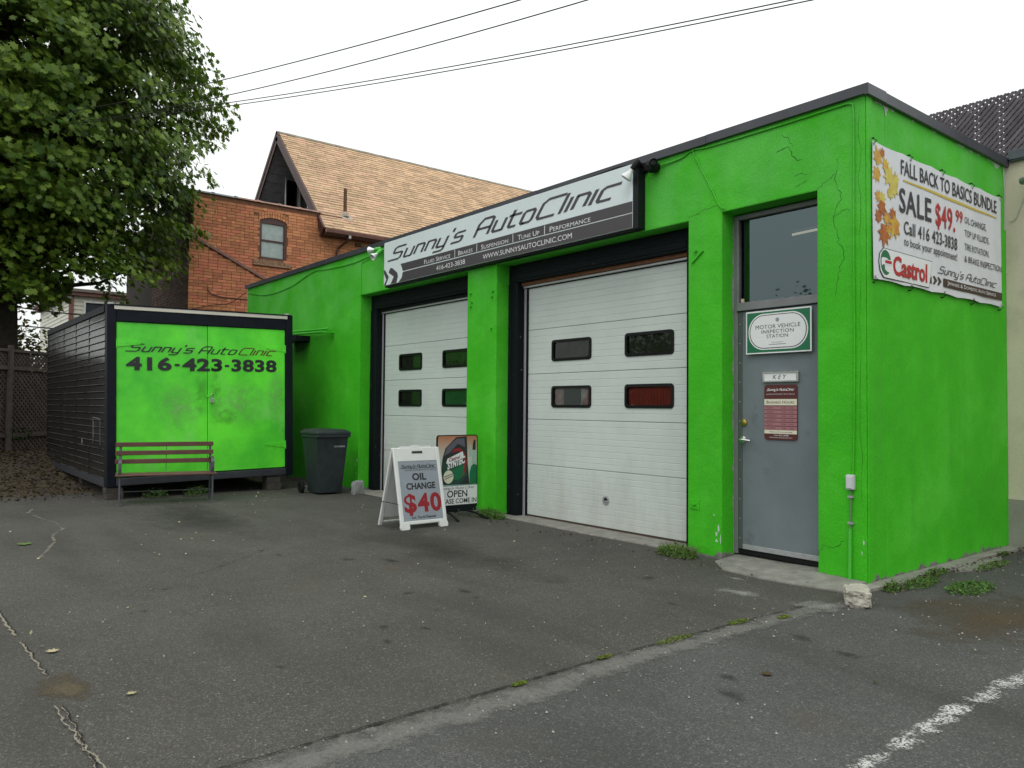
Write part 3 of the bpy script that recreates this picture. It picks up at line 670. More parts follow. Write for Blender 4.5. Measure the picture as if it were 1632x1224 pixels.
# anchor plates and bolts
def anchor(x, z, a):
    mb = MB(); fr = Fr((x, -.0, z), (math.cos(a), 0, math.sin(a)), (-math.sin(a), 0, math.cos(a)))
    mb.box(-.055, .055, -.05, .05, .0, .008, fr); mb.tube([fr(0, 0, .006), fr(0, 0, .03)], .016, 6); mb.tube([fr(0, 0, .0), fr(0, 0, .05)], .007, 6)
    build('anchor_plate', mb, MW, GB, bevel=.002)
anchor(-1.76, .50, .0)
def bracket(x, z):
    mb = MB(); mb.tube([(x-.03, 0, z+.05), (x-.03, -.035, z+.05)], .018, 6); mb.bar((x-.08, -.01, z-.07), (x+.06, -.01, z+.04), .012, .02, (0, 1, 0)); build('bolt', mb, MW, GB)
bracket(-1.72, 3.0)
for x, z in ((-5.13, 3.02), (-5.64, 3.04), (-5.62, 2.92), (-5.15, 2.95), (-5.16, 2.52), (-5.64, 2.86)):
    mb = MB(); mb.tube([(x, 0, z), (x, -.03, z)], .016, 6); build('bolt', mb, MW, GB)

# door surrounds
def surround(x0, x1, tag_):
    mb = MB(); mb.box(x0+.002, x1-.002, .21, .33, 3.13, LZ-.002); mb.box(x0+.19, x1-.19, .20, .215, 3.16, 3.24); build('door_header', mb, M['blackwood'], GB, bevel=.006)
    mb = MB(); mb.box(x0+.2, x1-.2, .27, .33, 3.085, 3.129); build('header_strip', mb, M['brownwood'] if tag_ == 'right' else M['blackwood'], GB, bevel=.003)
    mb = MB(); mb.box(x0+.2, x1-.2, .30, .332, 3.056, 3.083); build('header_strip', mb, M['track'], GB, bevel=.003)
    for s, xa in ((1, x0), (-1, x1)):
        mb = MB(); a, b = sorted((xa+s*.002, xa+s*.19)); mb.box(a, b, .21, .345, .0, 3.128)
        a, b = sorted((xa+s*.012, xa+s*.07)); mb.box(a, b, .195, .212, .03, 3.12)
        build('door_jamb', mb, M['blackwood'], GB, bevel=.005)
        mb = MB(); a, b = sorted((xa+s*.192, xa+s*.232)); mb.box(a, b, .325, .345, .0, 3.07); build('door_track', mb, M['track'], GB, bevel=.003)
        mb = MB(); a, b = sorted((xa+s*.234, xa+s*.258)); mb.box(a, b, .333, .346, .0, 3.06); build('side_seal', mb, M['rubber'], GB)
surround(-8.92-.0, -5.73, 'left'); surround(-5.06, -1.85, 'right')
ZS = [3.05, 2.486, 1.898, 1.301, .706, .035]
def garage_door(x0, x1, wins, label):
    D = thing_part('garage_door', label)
    for i in range(5):
        zt, zb = ZS[i]-.0025, ZS[i+1]+.0025
        mb = MB(); holes = [(a, b) for a, b in wins] if i in (1, 2) else []
        hz = ((2.075, 2.305) if i == 1 else (1.480, 1.712)) if holes else None
        def rib(xa, xb, za, zb_):
            n = max(1, round((zb_-za)/.075)); h = (zb_-za)/n; V = []; prof = []
            for k in range(n):
                z = za+k*h; prof += [(z, .3535), (z+.005, .350), (z+h-.005, .350)]
            prof.append((zb_, .3535))
            prof = [(zb_, .39)]+[(z, y) for z, y in reversed(prof)]+[(za, .39)]
            mb.prism([(y, z) for z, y in prof], Fr((xa, 0, 0), (0, 1, 0), (0, 0, 1)), 0, xb-xa)
        if holes:
            xs_ = [x0]+[v for h in holes for v in h]+[x1]
            rib(x0, x1, hz[1], zt); rib(x0, x1, zb, hz[0])
            for k in range(0, len(xs_), 2): rib(xs_[k], xs_[k+1], hz[0], hz[1])
        else: rib(x0, x1, zb, zt)
        build('door_section', mb, M['doorwhite'], D)
        for a, b in holes:
            mb = MB(); o_ = rrect(a-.022, hz[0]-.022, b+.022, hz[1]+.022, .045, 5); i_ = rrect(a+.012, hz[0]+.012, b-.012, hz[1]-.012, .03, 5); n = len(o_)
            f = FRONT(.350); V = [f(*p, .012) for p in o_]+[f(*p, .016) for p in i_]+[f(*p, -.02) for p in o_]+[f(*p, -.03) for p in i_]
            mb.add(V, [(k, (k+1) % n, n+(k+1) % n, n+k) for k in range(n)]+[(k, 2*n+k, 2*n+(k+1) % n, (k+1) % n) for k in range(n)]+[(n+k, n+(k+1) % n, 3*n+(k+1) % n, 3*n+k) for k in range(n)])
            build('window_frame', mb, M['rubber'], D)
            mb = MB(); mb.flat(i_, f, -.005); build('window_pane', mb, M_GLASSD, D)
    mb = MB(); mb.box(x0, x1, .352, .385, .012, .033); build('bottom_seal', mb, mat('brown_rubber', (.06, .035, .022), .8), D)
    return D
def thing_part(name, label):
    o = bpy.data.objects.new(name, None); COL.objects.link(o); o.parent = GB; WM[o.name] = WM[GB.name]; o['label'] = label; o.empty_display_size = .1; return o
D1 = garage_door(-8.655, -5.99, [(-8.15, -7.48), (-6.84, -6.17)], 'left white sectional garage door behind the two standing signs')
D2 = garage_door(-4.795, -2.10, [(-4.30, -3.62), (-3.02, -2.34)], 'right white sectional garage door with a round hole in its bottom section')
mb = MB(); f = Fr((-3.34, .35, .36), (1, 0, 0), (0, 0, 1)); mb.lathe([(.055, .0), (.055, .008), (.036, .010), (.034, .001)], f, 18); build('hole_ring', mb, M['galv'], D2)
mb = MB(); mb.flat(disc(0, 0, .035, 16), f, .0015); build('hole', mb, M['dark'], D2)
mb = MB(); mb.flat([(-.033, -.005), (-.004, -.03), (.03, -.012), (.028, .0)], f, .003); build('hole_lip', mb, M['galv'], D2)
# things fixed behind the door glass, plus sheets coloured like its reflections
mb = MB()
x = -3.02
while x < -2.36:
    mb.add([(x, .372, 1.47), (x+.03, .38, 1.47), (x+.03, .38, 1.72), (x, .372, 1.72)], [(0, 1, 2, 3)]); mb.add([(x+.03, .38, 1.47), (x+.045, .372, 1.47), (x+.045, .372, 1.72), (x+.03, .38, 1.72)], [(0, 1, 2, 3)]); x += .045
build('red_ribbed_sheet', mb, mat('red_sheet', (.36, .04, .02), .6, var=.1, vs=8), D2)
mb = MB(); mb.box(-4.31, -4.12, .375, .38, 1.47, 1.72); mb.box(-3.80, -3.69, .372, .377, 1.47, 1.72); mb.flat(disc(-4.2, 1.54, .09, 16, .06), FRONT(.371)); build('poster', mb, mat('poster_pale', (.55, .62, .56), .6, col2=(.35, .10, .10), vs=6), D2)
mb = MB(); mb.box(-4.12, -3.805, .375, .38, 1.47, 1.72); build('poster', mb, M['inkdkgreen'], D2, label='dark green sheet behind the glass')
mb = MB(); mb.box(-3.69, -3.60, .375, .38, 1.47, 1.72); build('poster', mb, mat('poster_red', (.4, .05, .04), .6), D2)
mb = MB(); mb.box(-6.9, -6.1, .375, .38, 1.47, 1.72); build('poster', mb, mat('green_reflection', (.02, .16, .06), .6, var=.3, vs=4), D1)  # green sheet added to paint the reflection in this pane
MK = mat('olive_reflection', (.055, .075, .035), .7, col2=(.018, .026, .014), vs=5)  # sheets added behind the panes, dim olive reflections put into their colour
mb = MB(); mb.box(-8.2, -6.1, .375, .38, 2.04, 2.33); build('reflection_sheet', mb, MK, D1)
mb = MB(); mb.box(-8.2, -7.4, .375, .38, 1.45, 1.74); build('reflection_sheet', mb, MK, D1)
mb = MB(); mb.box(-4.4, -2.3, .375, .38, 2.04, 2.33); build('reflection_sheet', mb, MK, D2)

# entrance door
ED = thing_part('entrance_door', 'grey steel entrance door with a window above it')
mb = MB(); mb.box(-1.4375, -1.395, .19, .30, .045, 3.37); mb.box(-1.395, -.44, .19, .30, 3.325, 3.37); mb.box(-1.395, -.44, .17, .30, 2.42, 2.50)
mb.box(-1.395, -1.375, .175, .20, 2.50, 3.325); build('door_frame', mb, M['greyframe'], ED, bevel=.004)
mb = MB(); mb.box(-1.392, -.445, .205, .25, .095, 2.415); build('door_leaf', mb, M['greydoor'], ED, bevel=.003)
mb = MB(); mb.box(-1.3925, -1.345, .195, .204, .10, 2.41); build('astragal', mb, mat('green_grey_strip', (.10, .115, .115), .5, .3), ED, bevel=.002)
for i in range(12):
    mb = MB(); z = .2+i*.19; mb.tube([(-1.368, .196, z), (-1.368, .190, z)], .006, 6); build('screw', mb, M['galv'], ED)
mb = MB(); mb.box(-1.34, -.45, .195, .204, .098, .145); build('kick_plate', mb, M['galv'], ED, bevel=.002)
mb = MB(); mb.box(-1.392, -.445, .21, .245, .05, .094); build('bottom_seal', mb, M['rubber'], ED)
mb = MB(); mb.flat([(-1.375, 2.50), (-.44, 2.50), (-.44, 3.325), (-1.375, 3.325)], FRONT(.235)); build('window_pane', mb, M_REFL, ED)
mb = MB(); mb.box(-1.375, -1.27, .24, .26, 2.50, 3.325); build('curtain_edge', mb, mat('dark_blind', (.03, .045, .045), .8), ED)
mb = MB(); f = Fr((-1.325, .204, 1.325), (1, 0, 0), (0, 0, 1)); mb.lathe([(.036, 0), (.034, .014), (.018, .02), (.0, .02)], f, 18); build('deadbolt', mb, M['brass'], ED, smooth=True)
mb = MB(); f = Fr((-1.33, .204, 1.16), (1, 0, 0), (0, 0, 1)); mb.lathe([(.038, 0), (.034, .016), (.016, .02), (.014, .06), (0, .06)], f, 18)
mb.tube([f(-.01, 0, .055), f(.03, 0, .06), f(.075, -.004, .056), f(.105, -.008, .05)], [.013, .013, .011, .012], 8); build('lever_handle', mb, M['chrome'], ED, smooth=True)
mb = MB(); mb.box(-1.36, -1.33, .195, .22, 2.502, 2.54); build('latch', mb, mat('cream_latch', (.5, .42, .3), .6), ED, bevel=.004)
# inside: dim tube light seen through the window
TL = thing('ceiling_lamp', 'thin pale strip lamp hanging inside the window over the grey door', 'lamp', (-1.2, 1.2, 3.3))
me_ = bpy.data.materials.new('dim_tube'); me_.use_nodes = True; b_ = me_.node_tree.nodes['Principled BSDF']; b_.inputs['Emission Color'].default_value = (1, .85, .6, 1); b_.inputs['Emission Strength'].default_value = .9
mb = MB(); mb.tube([(-1.35, 1.1, 3.31), (-.6, 1.1, 3.33)], .013, 8); build('tube', mb, me_, TL)
mb = MB(); mb.box(-1.35, -.6, 1.07, 1.13, 3.345, 3.38); build('housing', mb, M['greyframe'], TL)
for x in (-1.2, -.75):
    mb = MB(); mb.tube([(x, 1.1, 3.38), (x, 1.1, 3.9)], .004, 5); build('hanger', mb, M['galv'], TL)

# =====================================================================  THINGS ON THE GARAGE
def poly_mb(polys, fr, c): 
    mb = MB()
    for p in polys: mb.flat(p, fr, c)
    return mb
# --- shop sign
SG = thing('shop_sign', 'long white and charcoal shop sign over the garage doors', 'sign', (-5.2, -.06, 3.4))
SX0, SX1, SZ0, SZ1 = -7.90, -2.505, 3.405, 4.096
mb = MB(); mb.box(SX0-.02, SX1+.0, -.085, -.0, SZ0-.025, SZ1+.012); mb.box(SX1+.001, SX1+.075, -.119, -.001, SZ0-.02, SZ1+.012); build('sign_frame', mb, M['blackpaint'], SG, bevel=.004)
FS = FRONT(-.12)
mb = MB(); mb.box(SX0, SX1, -.12, -.087, SZ0, SZ1); build('sign_board', mb, M['signwhite'], SG, bevel=.002)
def arc(cx, cy, r, a0, a1, n=6): return [(cx+r*math.cos(R(a0+(a1-a0)*i/n)), cy+r*math.sin(R(a0+(a1-a0)*i/n))) for i in range(n+1)]
left_edge = [(-7.375, 3.672), (-7.33, 3.62), (-7.31, 3.567)]
left_edge2 = [(-7.31, 3.553), (-7.335, 3.47), (-7.43, 3.408)]
mb = MB(); mb.flat(left_edge[::-1]+[(-7.375, 3.672)][:0]+[(-7.375, 3.690), (SX1, 3.690), (SX1, 3.567)][0:0]+[(-7.375, 3.690)], FS, .002) if False else None
mb.flat([(-7.375, 3.688), (-7.33, 3.62), (-7.31, 3.567), (SX1-.001, 3.570), (SX1-.001, 3.692)], FS, .002)
mb.flat([(-7.31, 3.553), (-7.335, 3.47), (-7.43, 3.408), (SX1-.001, 3.408), (SX1-.001, 3.560)], FS, .002)
build('dark_band', mb, M['signgrey'], SG)
mb = poly_mb([[(-7.895, 3.658), (-7.86, 3.650), (-7.741, 3.528), (-7.84, 3.408), (-7.893, 3.408), (-7.82, 3.50), (-7.893, 3.60)],
              [(-7.70, 3.662), (-7.64, 3.662), (-7.47, 3.56), (-7.455, 3.50), (-7.50, 3.408), (-7.68, 3.408), (-7.585, 3.515), (-7.75, 3.60)]], FS, .002)
build('chevron_mark', mb, M['signgrey'], SG)
mb = MB(); logo_mb(mb, "Sunny's", FS, -7.79, -5.60, 3.785, .185, .003, .14, .42); build('lettering', mb, M['signgrey'], SG)
mb = MB(); logo_mb(mb, "AutoClinic", FS, -5.45, -2.65, 3.785, .205, .0034, .14, .42); build('lettering', mb, M['signgrey'], SG)
for s, a, b in (('Fluid Service', -6.682, -5.988), ('Brakes', -5.791, -5.449), ('Suspension', -5.25, -4.66), ('Tune Up', -4.463, -4.042), ('Performance', -3.85, -3.147)):
    mb = MB(); text_mb(mb, s, FS, a, b, 3.586, .062, .004, small=True); build('lettering', mb, M['print_white'], SG)
mb = MB(); text_mb(mb, '416-423-3838', FS, -6.35, -5.625, 3.447, .066, .004); build('lettering', mb, M['print_white'], SG)
mb = MB(); text_mb(mb, 'WWW.SUNNYSAUTOCLINIC.COM', FS, -5.209, -3.457, 3.447, .063, .004); build('lettering', mb, M['print_white'], SG)
for x in (-5.878, -5.349, -4.563, -3.945):
    mb = MB(); mb.flat([(x-.006, 3.572), (x+.006, 3.572), (x+.006, 3.682), (x-.006, 3.682)], FS, .004); build('divider_line', mb, M['print_white'], SG)

# --- banner on the side wall
BN = thing('banner', 'white vinyl sale banner with autumn leaves tied to the green side wall', 'banner', (.02, 1.45, 2.5))
def bw(y, z): return .004*math.sin(y*3.1+z*1.4)*math.sin(z*2.2+1)+.003*math.sin(y*9+z*3)*max(0, min(1, (3.9-z)*2))
SB = SIDE(.03)
mb = MB(); V = []; NY, NZ = 70, 30
for i in range(NY+1):
    for j in range(NZ+1):
        y = .065+(2.83-.065)*i/NY; z = 2.555+1.17*j/NZ
        sag = -.012*math.sin(math.pi*((y-.065)/2.765*5 % 1))*(1 if j in (0, NZ) else .0)
        V.append(SB(y, z+sag*(1 if j == NZ else -1), bw(y, z)))
mb.add(V, [(i*(NZ+1)+j, (i+1)*(NZ+1)+j, (i+1)*(NZ+1)+j+1, i*(NZ+1)+j+1) for i in range(NY) for j in range(NZ)])
build('vinyl_sheet', mb, M['vinyl'], BN, smooth=True)
def bt(mt, *items):
    for s, x0, x1, b, h, off in items:
        mb = MB(); text_mb(mb, s, SB, x0, x1, b, h, .006, off, warp=bw, spacing=1.06 if off > .01 else 1.0); build('lettering', mb, mt, BN)
bt(M['inkgrey'], ('FALL BACK TO BASICS BUNDLE', .56, 2.705, 3.535, .128, .010), ('SALE', .52, 1.145, 3.20, .205, .016))
bt(M['inkred'], ('$49.', 1.235, 1.68, 3.19, .205, .014), ('99', 1.695, 1.85, 3.297, .11, .012))
bt(M['inkgrey'], ('Call 416 423-3838', .607, 1.725, 3.015, .112, .012), ('to book your appointment!', .607, 1.723, 2.912, .070, .004),
   ('OIL CHANGE,', 1.897, 2.43, 3.312, .062, .004), ('TOP UP FLUIDS,', 1.895, 2.50, 3.182, .062, .004), ('TIRE ROTATION,', 1.893, 2.50, 3.047, .062, .004), ('& BRAKE INSPECTION', 1.89, 2.815, 2.925, .062, .004))
mb = MB(); n = 24
V = []
for i in range(n+1):
    y = .60+2.10*i/n; z = 3.487; w = .007+.006*math.sin(math.pi*i/n); V += [SB(y, z-w, .0045+bw(y, z-w)), SB(y, z+w, .0045+bw(y, z+w))]
mb.add(V, [(2*i, 2*i+2, 2*i+3, 2*i+1) for i in range(n)]); build('yellow_stroke', mb, M['inkyellow'], BN)
def maple2d(s=1, rot=0, cx=0, cy=0):
    P = [(0, -.42), (.30, -.40), (.26, -.20), (.54, -.02), (.27, .06), (.38, .34), (.14, .20), (0, .58), (-.14, .20), (-.38, .34), (-.27, .06), (-.54, -.02), (-.26, -.20), (-.30, -.40)]
    c, q = math.cos(rot), math.sin(rot)
    return [(cx+s*(x*c-y*q), cy+s*(x*q+y*c)) for x, y in P]
def leafprint(items, mt, c):
    mb = MB()
    for s, r_, cx, cy in items:
        P = maple2d(s, r_, cx, cy); V = [SB(cx, cy, c+bw(cx, cy))]+[SB(a, b, c+bw(a, b)) for a, b in P]
        mb.add(V, [(0, i+1, (i+1) % len(P)+1) for i in range(len(P))])
    build('printed_leaves', mb, mt, BN)
leafprint([(.17, .4, .15, 3.61), (.15, 2.2, .13, 3.45), (.12, 1.2, .16, 3.27), (.13, .5, .28, 3.56)], M['inkgold'], .004)
leafprint([(.20, 1.0, .33, 3.48), (.18, 2.6, .42, 3.38), (.13, .2, .46, 3.47), (.13, 3.9, .23, 3.26), (.12, 4.9, .37, 3.33)], M['inkpaleyel'], .0050)
leafprint([(.16, 2.9, .22, 3.17), (.22, 3.0, .26, 2.95), (.13, .6, .16, 3.10), (.13, 1.6, .40, 3.15), (.09, 1.6, .22, 3.65)], M['inkorange'], .0058)
leafprint([(.22, 2.6, .43, 3.04), (.13, 1.6, .30, 3.10), (.10, .6, .33, 3.02)], M['inkgold'], .0066)
# logo block
def warped(polys, mt, c, nm):
    mb = MB()
    for P in polys:
        cx = sum(p[0] for p in P)/len(P); cy = sum(p[1] for p in P)/len(P)
        V = [SB(cx, cy, c+bw(cx, cy))]+[SB(a, b, c+bw(a, b)) for a, b in P]; mb.add(V, [(0, i+1, (i+1) % len(P)+1) for i in range(len(P))])
    return build(nm, mb, mt, BN)
LO = [(.15, 2.715), (.17, 2.79), (.24, 2.842), (1.16, 2.835), (1.10, 2.583), (.235, 2.583), (.17, 2.635)]
warped([LO], M['inkdkgreen'], .006, 'logo_outline')
cx_, cy_ = .62, 2.71
warped([[(cx_+(a-cx_)*.985, cy_+(b-cy_)*.95) for a, b in LO]], M['print_white'], .008, 'logo_field')
warped([disc(.272, 2.717, .095, 24, .108)], M['inkgreen'], .010, 'logo_disc')
warped([[(.19, 2.745), (.22, 2.757), (.29, 2.757), (.31, 2.745), (.37, 2.745), (.37, 2.70), (.30, 2.695), (.22, 2.695), (.19, 2.68)]], M['print_white'], .012, 'logo_flash')
warped([[(.26, 2.737), (.37, 2.737), (.37, 2.712), (.25, 2.712)]], M['inkred'], .014, 'logo_flash')
mb = MB(); text_mb(mb, 'Castrol', SB, .40, 1.05, 2.632, .155, .012, .030, warp=bw); build('lettering', mb, M['inkred'], BN)
mb = MB(); logo_mb(mb, "Sunny's AutoClinic", SB, 1.27, 2.69, 2.745, .068, .006, .12, .42, warp=bw); build('lettering', mb, M['inkgrey'], BN)
warped([[(1.115, 2.63), (1.16, 2.63), (1.15, 2.70), (1.115, 2.66)], [(1.18, 2.705), (1.215, 2.705), (1.265, 2.668), (1.215, 2.628), (1.18, 2.628), (1.225, 2.668)], [(1.265, 2.705), (1.30, 2.705), (1.355, 2.668), (1.30, 2.628), (1.265, 2.628), (1.31, 2.668)]], M['inkbrown'], .004, 'chevron_mark')
warped([[(1.39, 2.706), (1.8, 2.706), (2.2, 2.706), (2.82, 2.706), (2.82, 2.625), (2.2, 2.625), (1.8, 2.625), (1.39, 2.625)]], M['inkbrown'], .006, 'dark_band')
mb = MB(); text_mb(mb, 'Japanese & Domestic Auto Service', SB, 1.45, 2.63, 2.65, .036, .018, small=True, warp=bw); build('lettering', mb, M['print_white'], BN)
for i, (y, z) in enumerate([(.085, 3.705), (.75, 3.70), (1.42, 3.70), (2.1, 3.70), (2.81, 3.705), (.085, 2.575), (.75, 2.575), (1.42, 2.575), (2.1, 2.575), (2.81, 2.575)]):
    mb = MB(); f = Fr((.036+bw(y, z), y, z), (0, 1, 0), (0, 0, 1)); mb.lathe([(.014, 0), (.013, .004), (.007, .004), (.006, 0)], f, 12); build('eyelet', mb, M['galv'], BN)
    mb = MB(); s = 1 if z > 3 else -1; mb.tube([(.03, y, z), (.05, y+.01, z+s*.02), (.012, y+.012, z+s*.05), (.0, y+.004, z+s*.045)], .004, 5); mb.tube([(.0, y+.004, z+s*.045), (.03, y+.004, z+s*.047)], .006, 6); build('tie', mb, M['cable'], BN)

# --- inspection sign, key slot, opening hours
IS = thing('inspection_sign', 'green bordered oval motor vehicle inspection sign on grey door', 'sign', (-.93, .17, 1.98))
fi = FRONT(.160)
mb = MB(); mb.box(-1.276, -.586, .160, .166, 1.986, 2.396); build('sign_edge', mb, M['print_white'], IS, bevel=.001)
mb = poly_mb([[(-1.262, 1.999), (-.600, 1.999), (-.600, 2.383), (-1.262, 2.383)]], fi, .001); build('green_border', mb, M['inkgreen'], IS)
mb = poly_mb([rrect(-1.245, 2.022, -.618, 2.366, .165, 8)], fi, .002); build('oval_edge', mb, M['print_white'], IS)
mb = poly_mb([rrect(-1.232, 2.034, -.631, 2.354, .155, 8)], fi, .003); build('oval_line', mb, M['ink'], IS)
mb = poly_mb([rrect(-1.224, 2.041, -.639, 2.347, .148, 8)], fi, .004); build('oval_field', mb, M['print_white'], IS)
for q_ in (('MOTOR VEHICLE', -1.165, -.695, 2.222, .036), ('INSPECTION', -1.10, -.762, 2.177, .032), ('STATION', -1.045, -.82, 2.132, .032)):
    mb = MB(); text_mb(mb, q_[0], fi, *q_[1:], .005, 0, spacing=1.05); build('lettering', mb, M['inkdkgreen'], IS)
mb = MB(); mb.flat(disc(-.93, 2.30, .02, 12), fi, .005); mb.box(-.99, -.87, .0, .001, 2.088, 2.091, lambda a, b, c: fi(a, c, .005+b)); mb.box(-1.02, -.84, .0, .001, 2.068, 2.073, lambda a, b, c: fi(a, c, .005+b)); build('emblem', mb, M['bluegrey'], IS)
KS = thing('key_slot', 'small white key drop slot marked KEY on the grey door', 'key slot', (-.92, .18, 1.71))
mb = MB()
for a, b, c, d in ((-1.108, -.731, 1.797, 1.813), (-1.108, -.731, 1.713, 1.729), (-1.108, -1.085, 1.729, 1.797), (-.754, -.731, 1.729, 1.797)): mb.box(a, b, .178, .203, c, d)
build('slot_frame', mb, M['chrome'], KS, bevel=.003)
mb = MB(); mb.box(-1.085, -.754, .186, .203, 1.729, 1.797); build('slot_flap', mb, M['print_white'], KS)
mb = MB(); fk = FRONT(.186); text_mb(mb, 'KEY', fk, -1.0, -.853, 1.741, .042, .001, .0, .3, 1.5); build('lettering', mb, M['ink'], KS)
HS = thing('hours_sign', 'maroon and pink business hours sign on the grey door', 'sign', (-.92, .19, 1.17))
fh = FRONT(.192)
mb = MB(); mb.prism(rrect(-1.094, 1.171, -.751, 1.689, .03, 4), fh, -.008, 0); build('sign_board', mb, M['inkmaroon'], HS)
mb = poly_mb([[(-1.093, 1.495), (-.752, 1.495), (-.752, 1.554), (-1.093, 1.554)], [(-1.093, 1.228), (-.752, 1.228), (-.752, 1.262), (-1.093, 1.262)]], fh, .001); build('cream_band', mb, M['inkcream'], HS)
mb = poly_mb([[(-1.093, z), (-.752, z), (-.752, z+.031), (-1.093, z+.031)] for z in [1.265+i*.038 for i in range(6)]], fh, .001); build('pink_band', mb, M['inkpink'], HS)
mb = MB(); logo_mb(mb, "Sunny's AutoClinic", fh, -1.07, -.775, 1.633, .020, .001, .18, .42); text_mb(mb, 'Japanese & Domestic Auto Service', fh, -1.07, -.775, 1.596, .010, .001, small=True)
text_mb(mb, '416-423-3838', fh, -.99, -.84, 1.207, .013, .001); text_mb(mb, 'WWW.SUNNYSAUTOCLINIC.COM', fh, -1.04, -.80, 1.188, .008, .001); build('lettering', mb, M['print_white'], HS)
mb = MB(); text_mb(mb, 'Business Hours', fh, -1.068, -.778, 1.512, .026, .002, .0, small=True); text_mb(mb, 'Thank you for your patronage', fh, -1.04, -.80, 1.240, .012, .002)
for i, d in enumerate(('SATURDAY', 'FRIDAY', 'THURSDAY', 'WEDNESDAY', 'TUESDAY', 'MONDAY')):
    build('lettering', mb, M['inkmaroon'], HS); mb = MB()
    z = 1.265+i*.038+.009; w = .012*len(d); text_mb(mb, d, fh, -1.068, -1.068+w, z, .013, .002); text_mb(mb, '9:00 - 3:00' if i == 0 else '8:00 - 6:00', fh, -.91, -.785, z, .013, .002)
build('lettering', mb, M['inkmaroon'], HS)

# --- floodlights
def bulb(mb, base, aim, s=1.0):
    base = Vector(base); aim = Vector(aim).normalized(); u = aim.cross(Vector((0, 0, 1)))
    u = u.normalized() if u.length > .05 else Vector((1, 0, 0)); f = Fr(base, u, aim.cross(u) if u.cross(aim.cross(u)).dot(aim) > 0 else -aim.cross(u))
    mb.lathe([(r*s, h*s) for r, h in ((0, -.01), (.022, 0), (.024, .03), (.034, .05), (.060, .10), (.062, .112), (.056, .118), (.030, .090), (.0, .082))], f, 18)
def socket(mb, p, aim, s=1.0):
    p = Vector(p); aim = Vector(aim).normalized(); mb.tube([p-aim*.10*s, p-aim*.08*s, p, p+aim*.02*s], [.02*s, .034*s, .034*s, .03*s], 12)
def flood(label, cx, cz, bulbs, matb, mats_, arm, group=None):
    t = thing('floodlight', label, 'floodlight', (cx, 0, cz))
    mb = MB(); f = Fr((cx, 0, cz), (1, 0, 0), (0, 0, 1)); mb.lathe([(.055, 0), (.055, .03), (.04, .05), (0, .05)], f, 14); build('junction_box', mb, mats_, t, smooth=True)
    for p, a in bulbs:
        mb = MB(); socket(mb, p, a); mb.tube([(cx, -.04, cz), Vector(p)-Vector(a).normalized()*.08], .010, 6); build('socket', mb, mats_, t, smooth=True)
        mb = MB(); bulb(mb, Vector(p)+Vector(a).normalized()*.02, a); build('bulb', mb, matb, t, smooth=True)
    return t
M_BULB = mat('silvered_bulb', (.72, .73, .74), .22, .35)
flood('pair of silvered floodlight bulbs in green sockets left of the long sign', -8.02, 4.02, [((-8.14, -.14, 4.03), (-.9, -.45, -.05)), ((-8.02, -.17, 3.95), (.05, -.75, -.6))], M_BULB, M['greenconduit'], 0)
t = flood('black socket floodlight with white bulb at right end of the long sign', -2.42, 4.05, [((-2.45, -.17, 4.03), (-.55, -.35, -.85))], M['print_white'], M['rubber'], 0)
CM = thing('motion_sensor', 'round black motion sensor beside the white floodlight bulb', 'sensor', (-2.26, -.1, 4.02))
mb = MB(); f = Fr((-2.27, -.0, 4.02), (1, 0, 0), (0, 0, 1)); mb.lathe([(.05, 0), (.06, .03), (.07, .08), (.055, .13), (0, .15)], f, 14); build('housing', mb, M['rubber'], CM, smooth=True)
mb = MB(); f = Fr((-2.22, -.12, 4.04), (.7, .7, 0), (0, 0, 1)); mb.lathe([(.04, -.06), (.045, .03), (.036, .045), (.03, .02), (0, .02)], f, 14, True); build('lens_hood', mb, M['blackpaint'], CM, smooth=True)

# --- cables
def cable(name, label, pts, r, m, cat='cable', n=6):
    P = [Vector(p) for p in pts]; Q = []
    for i in range(len(P)-1):
        a, b, c, d = P[max(i-1, 0)], P[i], P[i+1], P[min(i+2, len(P)-1)]
        for k in range(6):
            t_ = k/6; Q.append(.5*((2*b)+(c-a)*t_+(2*a-5*b+4*c-d)*t_*t_+(3*b-3*c+d-a)*t_**3))
    Q.append(P[-1]); mb = MB(); mb.tube(Q, r, n); o = build(name, mb, m, smooth=True); tag(o, label, cat); return o
cable('wall_cable', 'green painted cable running under the dark flashing to the corner', [(-2.2, -.02, 4.03), (-1.95, -.012, 4.04), (-1.79, -.012, 4.085), (-1.6, -.012, 4.07), (-1.09, -.012, 4.065), (-.6, -.012, 4.065), (-.22, -.012, 4.07), (-.12, -.012, 4.06), (-.10, -.012, 4.0), (-.095, -.012, 3.6), (-.10, -.012, 2.8), (-.097, -.012, 2.0), (-.105, -.012, 1.3), (-.115, -.012, .92)], .008, MW)
cable('wall_cable', 'green painted cable slanting down to the grey door', [(-1.79, -.012, 4.08), (-1.70, -.010, 3.9), (-1.58, -.010, 3.68), (-1.47, -.012, 3.47), (-1.41, -.01, 3.41)], .007, MW)
cable('wall_cable', 'thin cable drooping along the far left green wall', [(-14.3, -.012, 4.0), (-13.4, -.012, 3.86), (-12.7, -.012, 3.83), (-11.8, -.012, 3.88), (-10.85, -.012, 4.03), (-10.2, -.012, 4.0), (-9.28, -.012, 3.97), (-8.6, -.012, 4.0), (-8.05, -.03, 4.02)], .008, MW)
cable('wall_cable', 'thin cable dropping beside the left garage door corner', [(-8.1, -.03, 3.99), (-8.6, -.012, 3.96), (-8.84, -.012, 3.93), (-8.89, -.012, 3.85), (-8.89, -.012, 3.6), (-8.88, -.012, 3.38)], .006, MW)
cable('wall_cable', 'black cable looping over the top of the long sign', [(-2.45, -.08, 4.08), (-2.7, -.09, 4.125), (-3.1, -.06, 4.13), (-3.6, -.055, 4.115), (-4.6, -.052, 4.112)], .012, M['cable'])
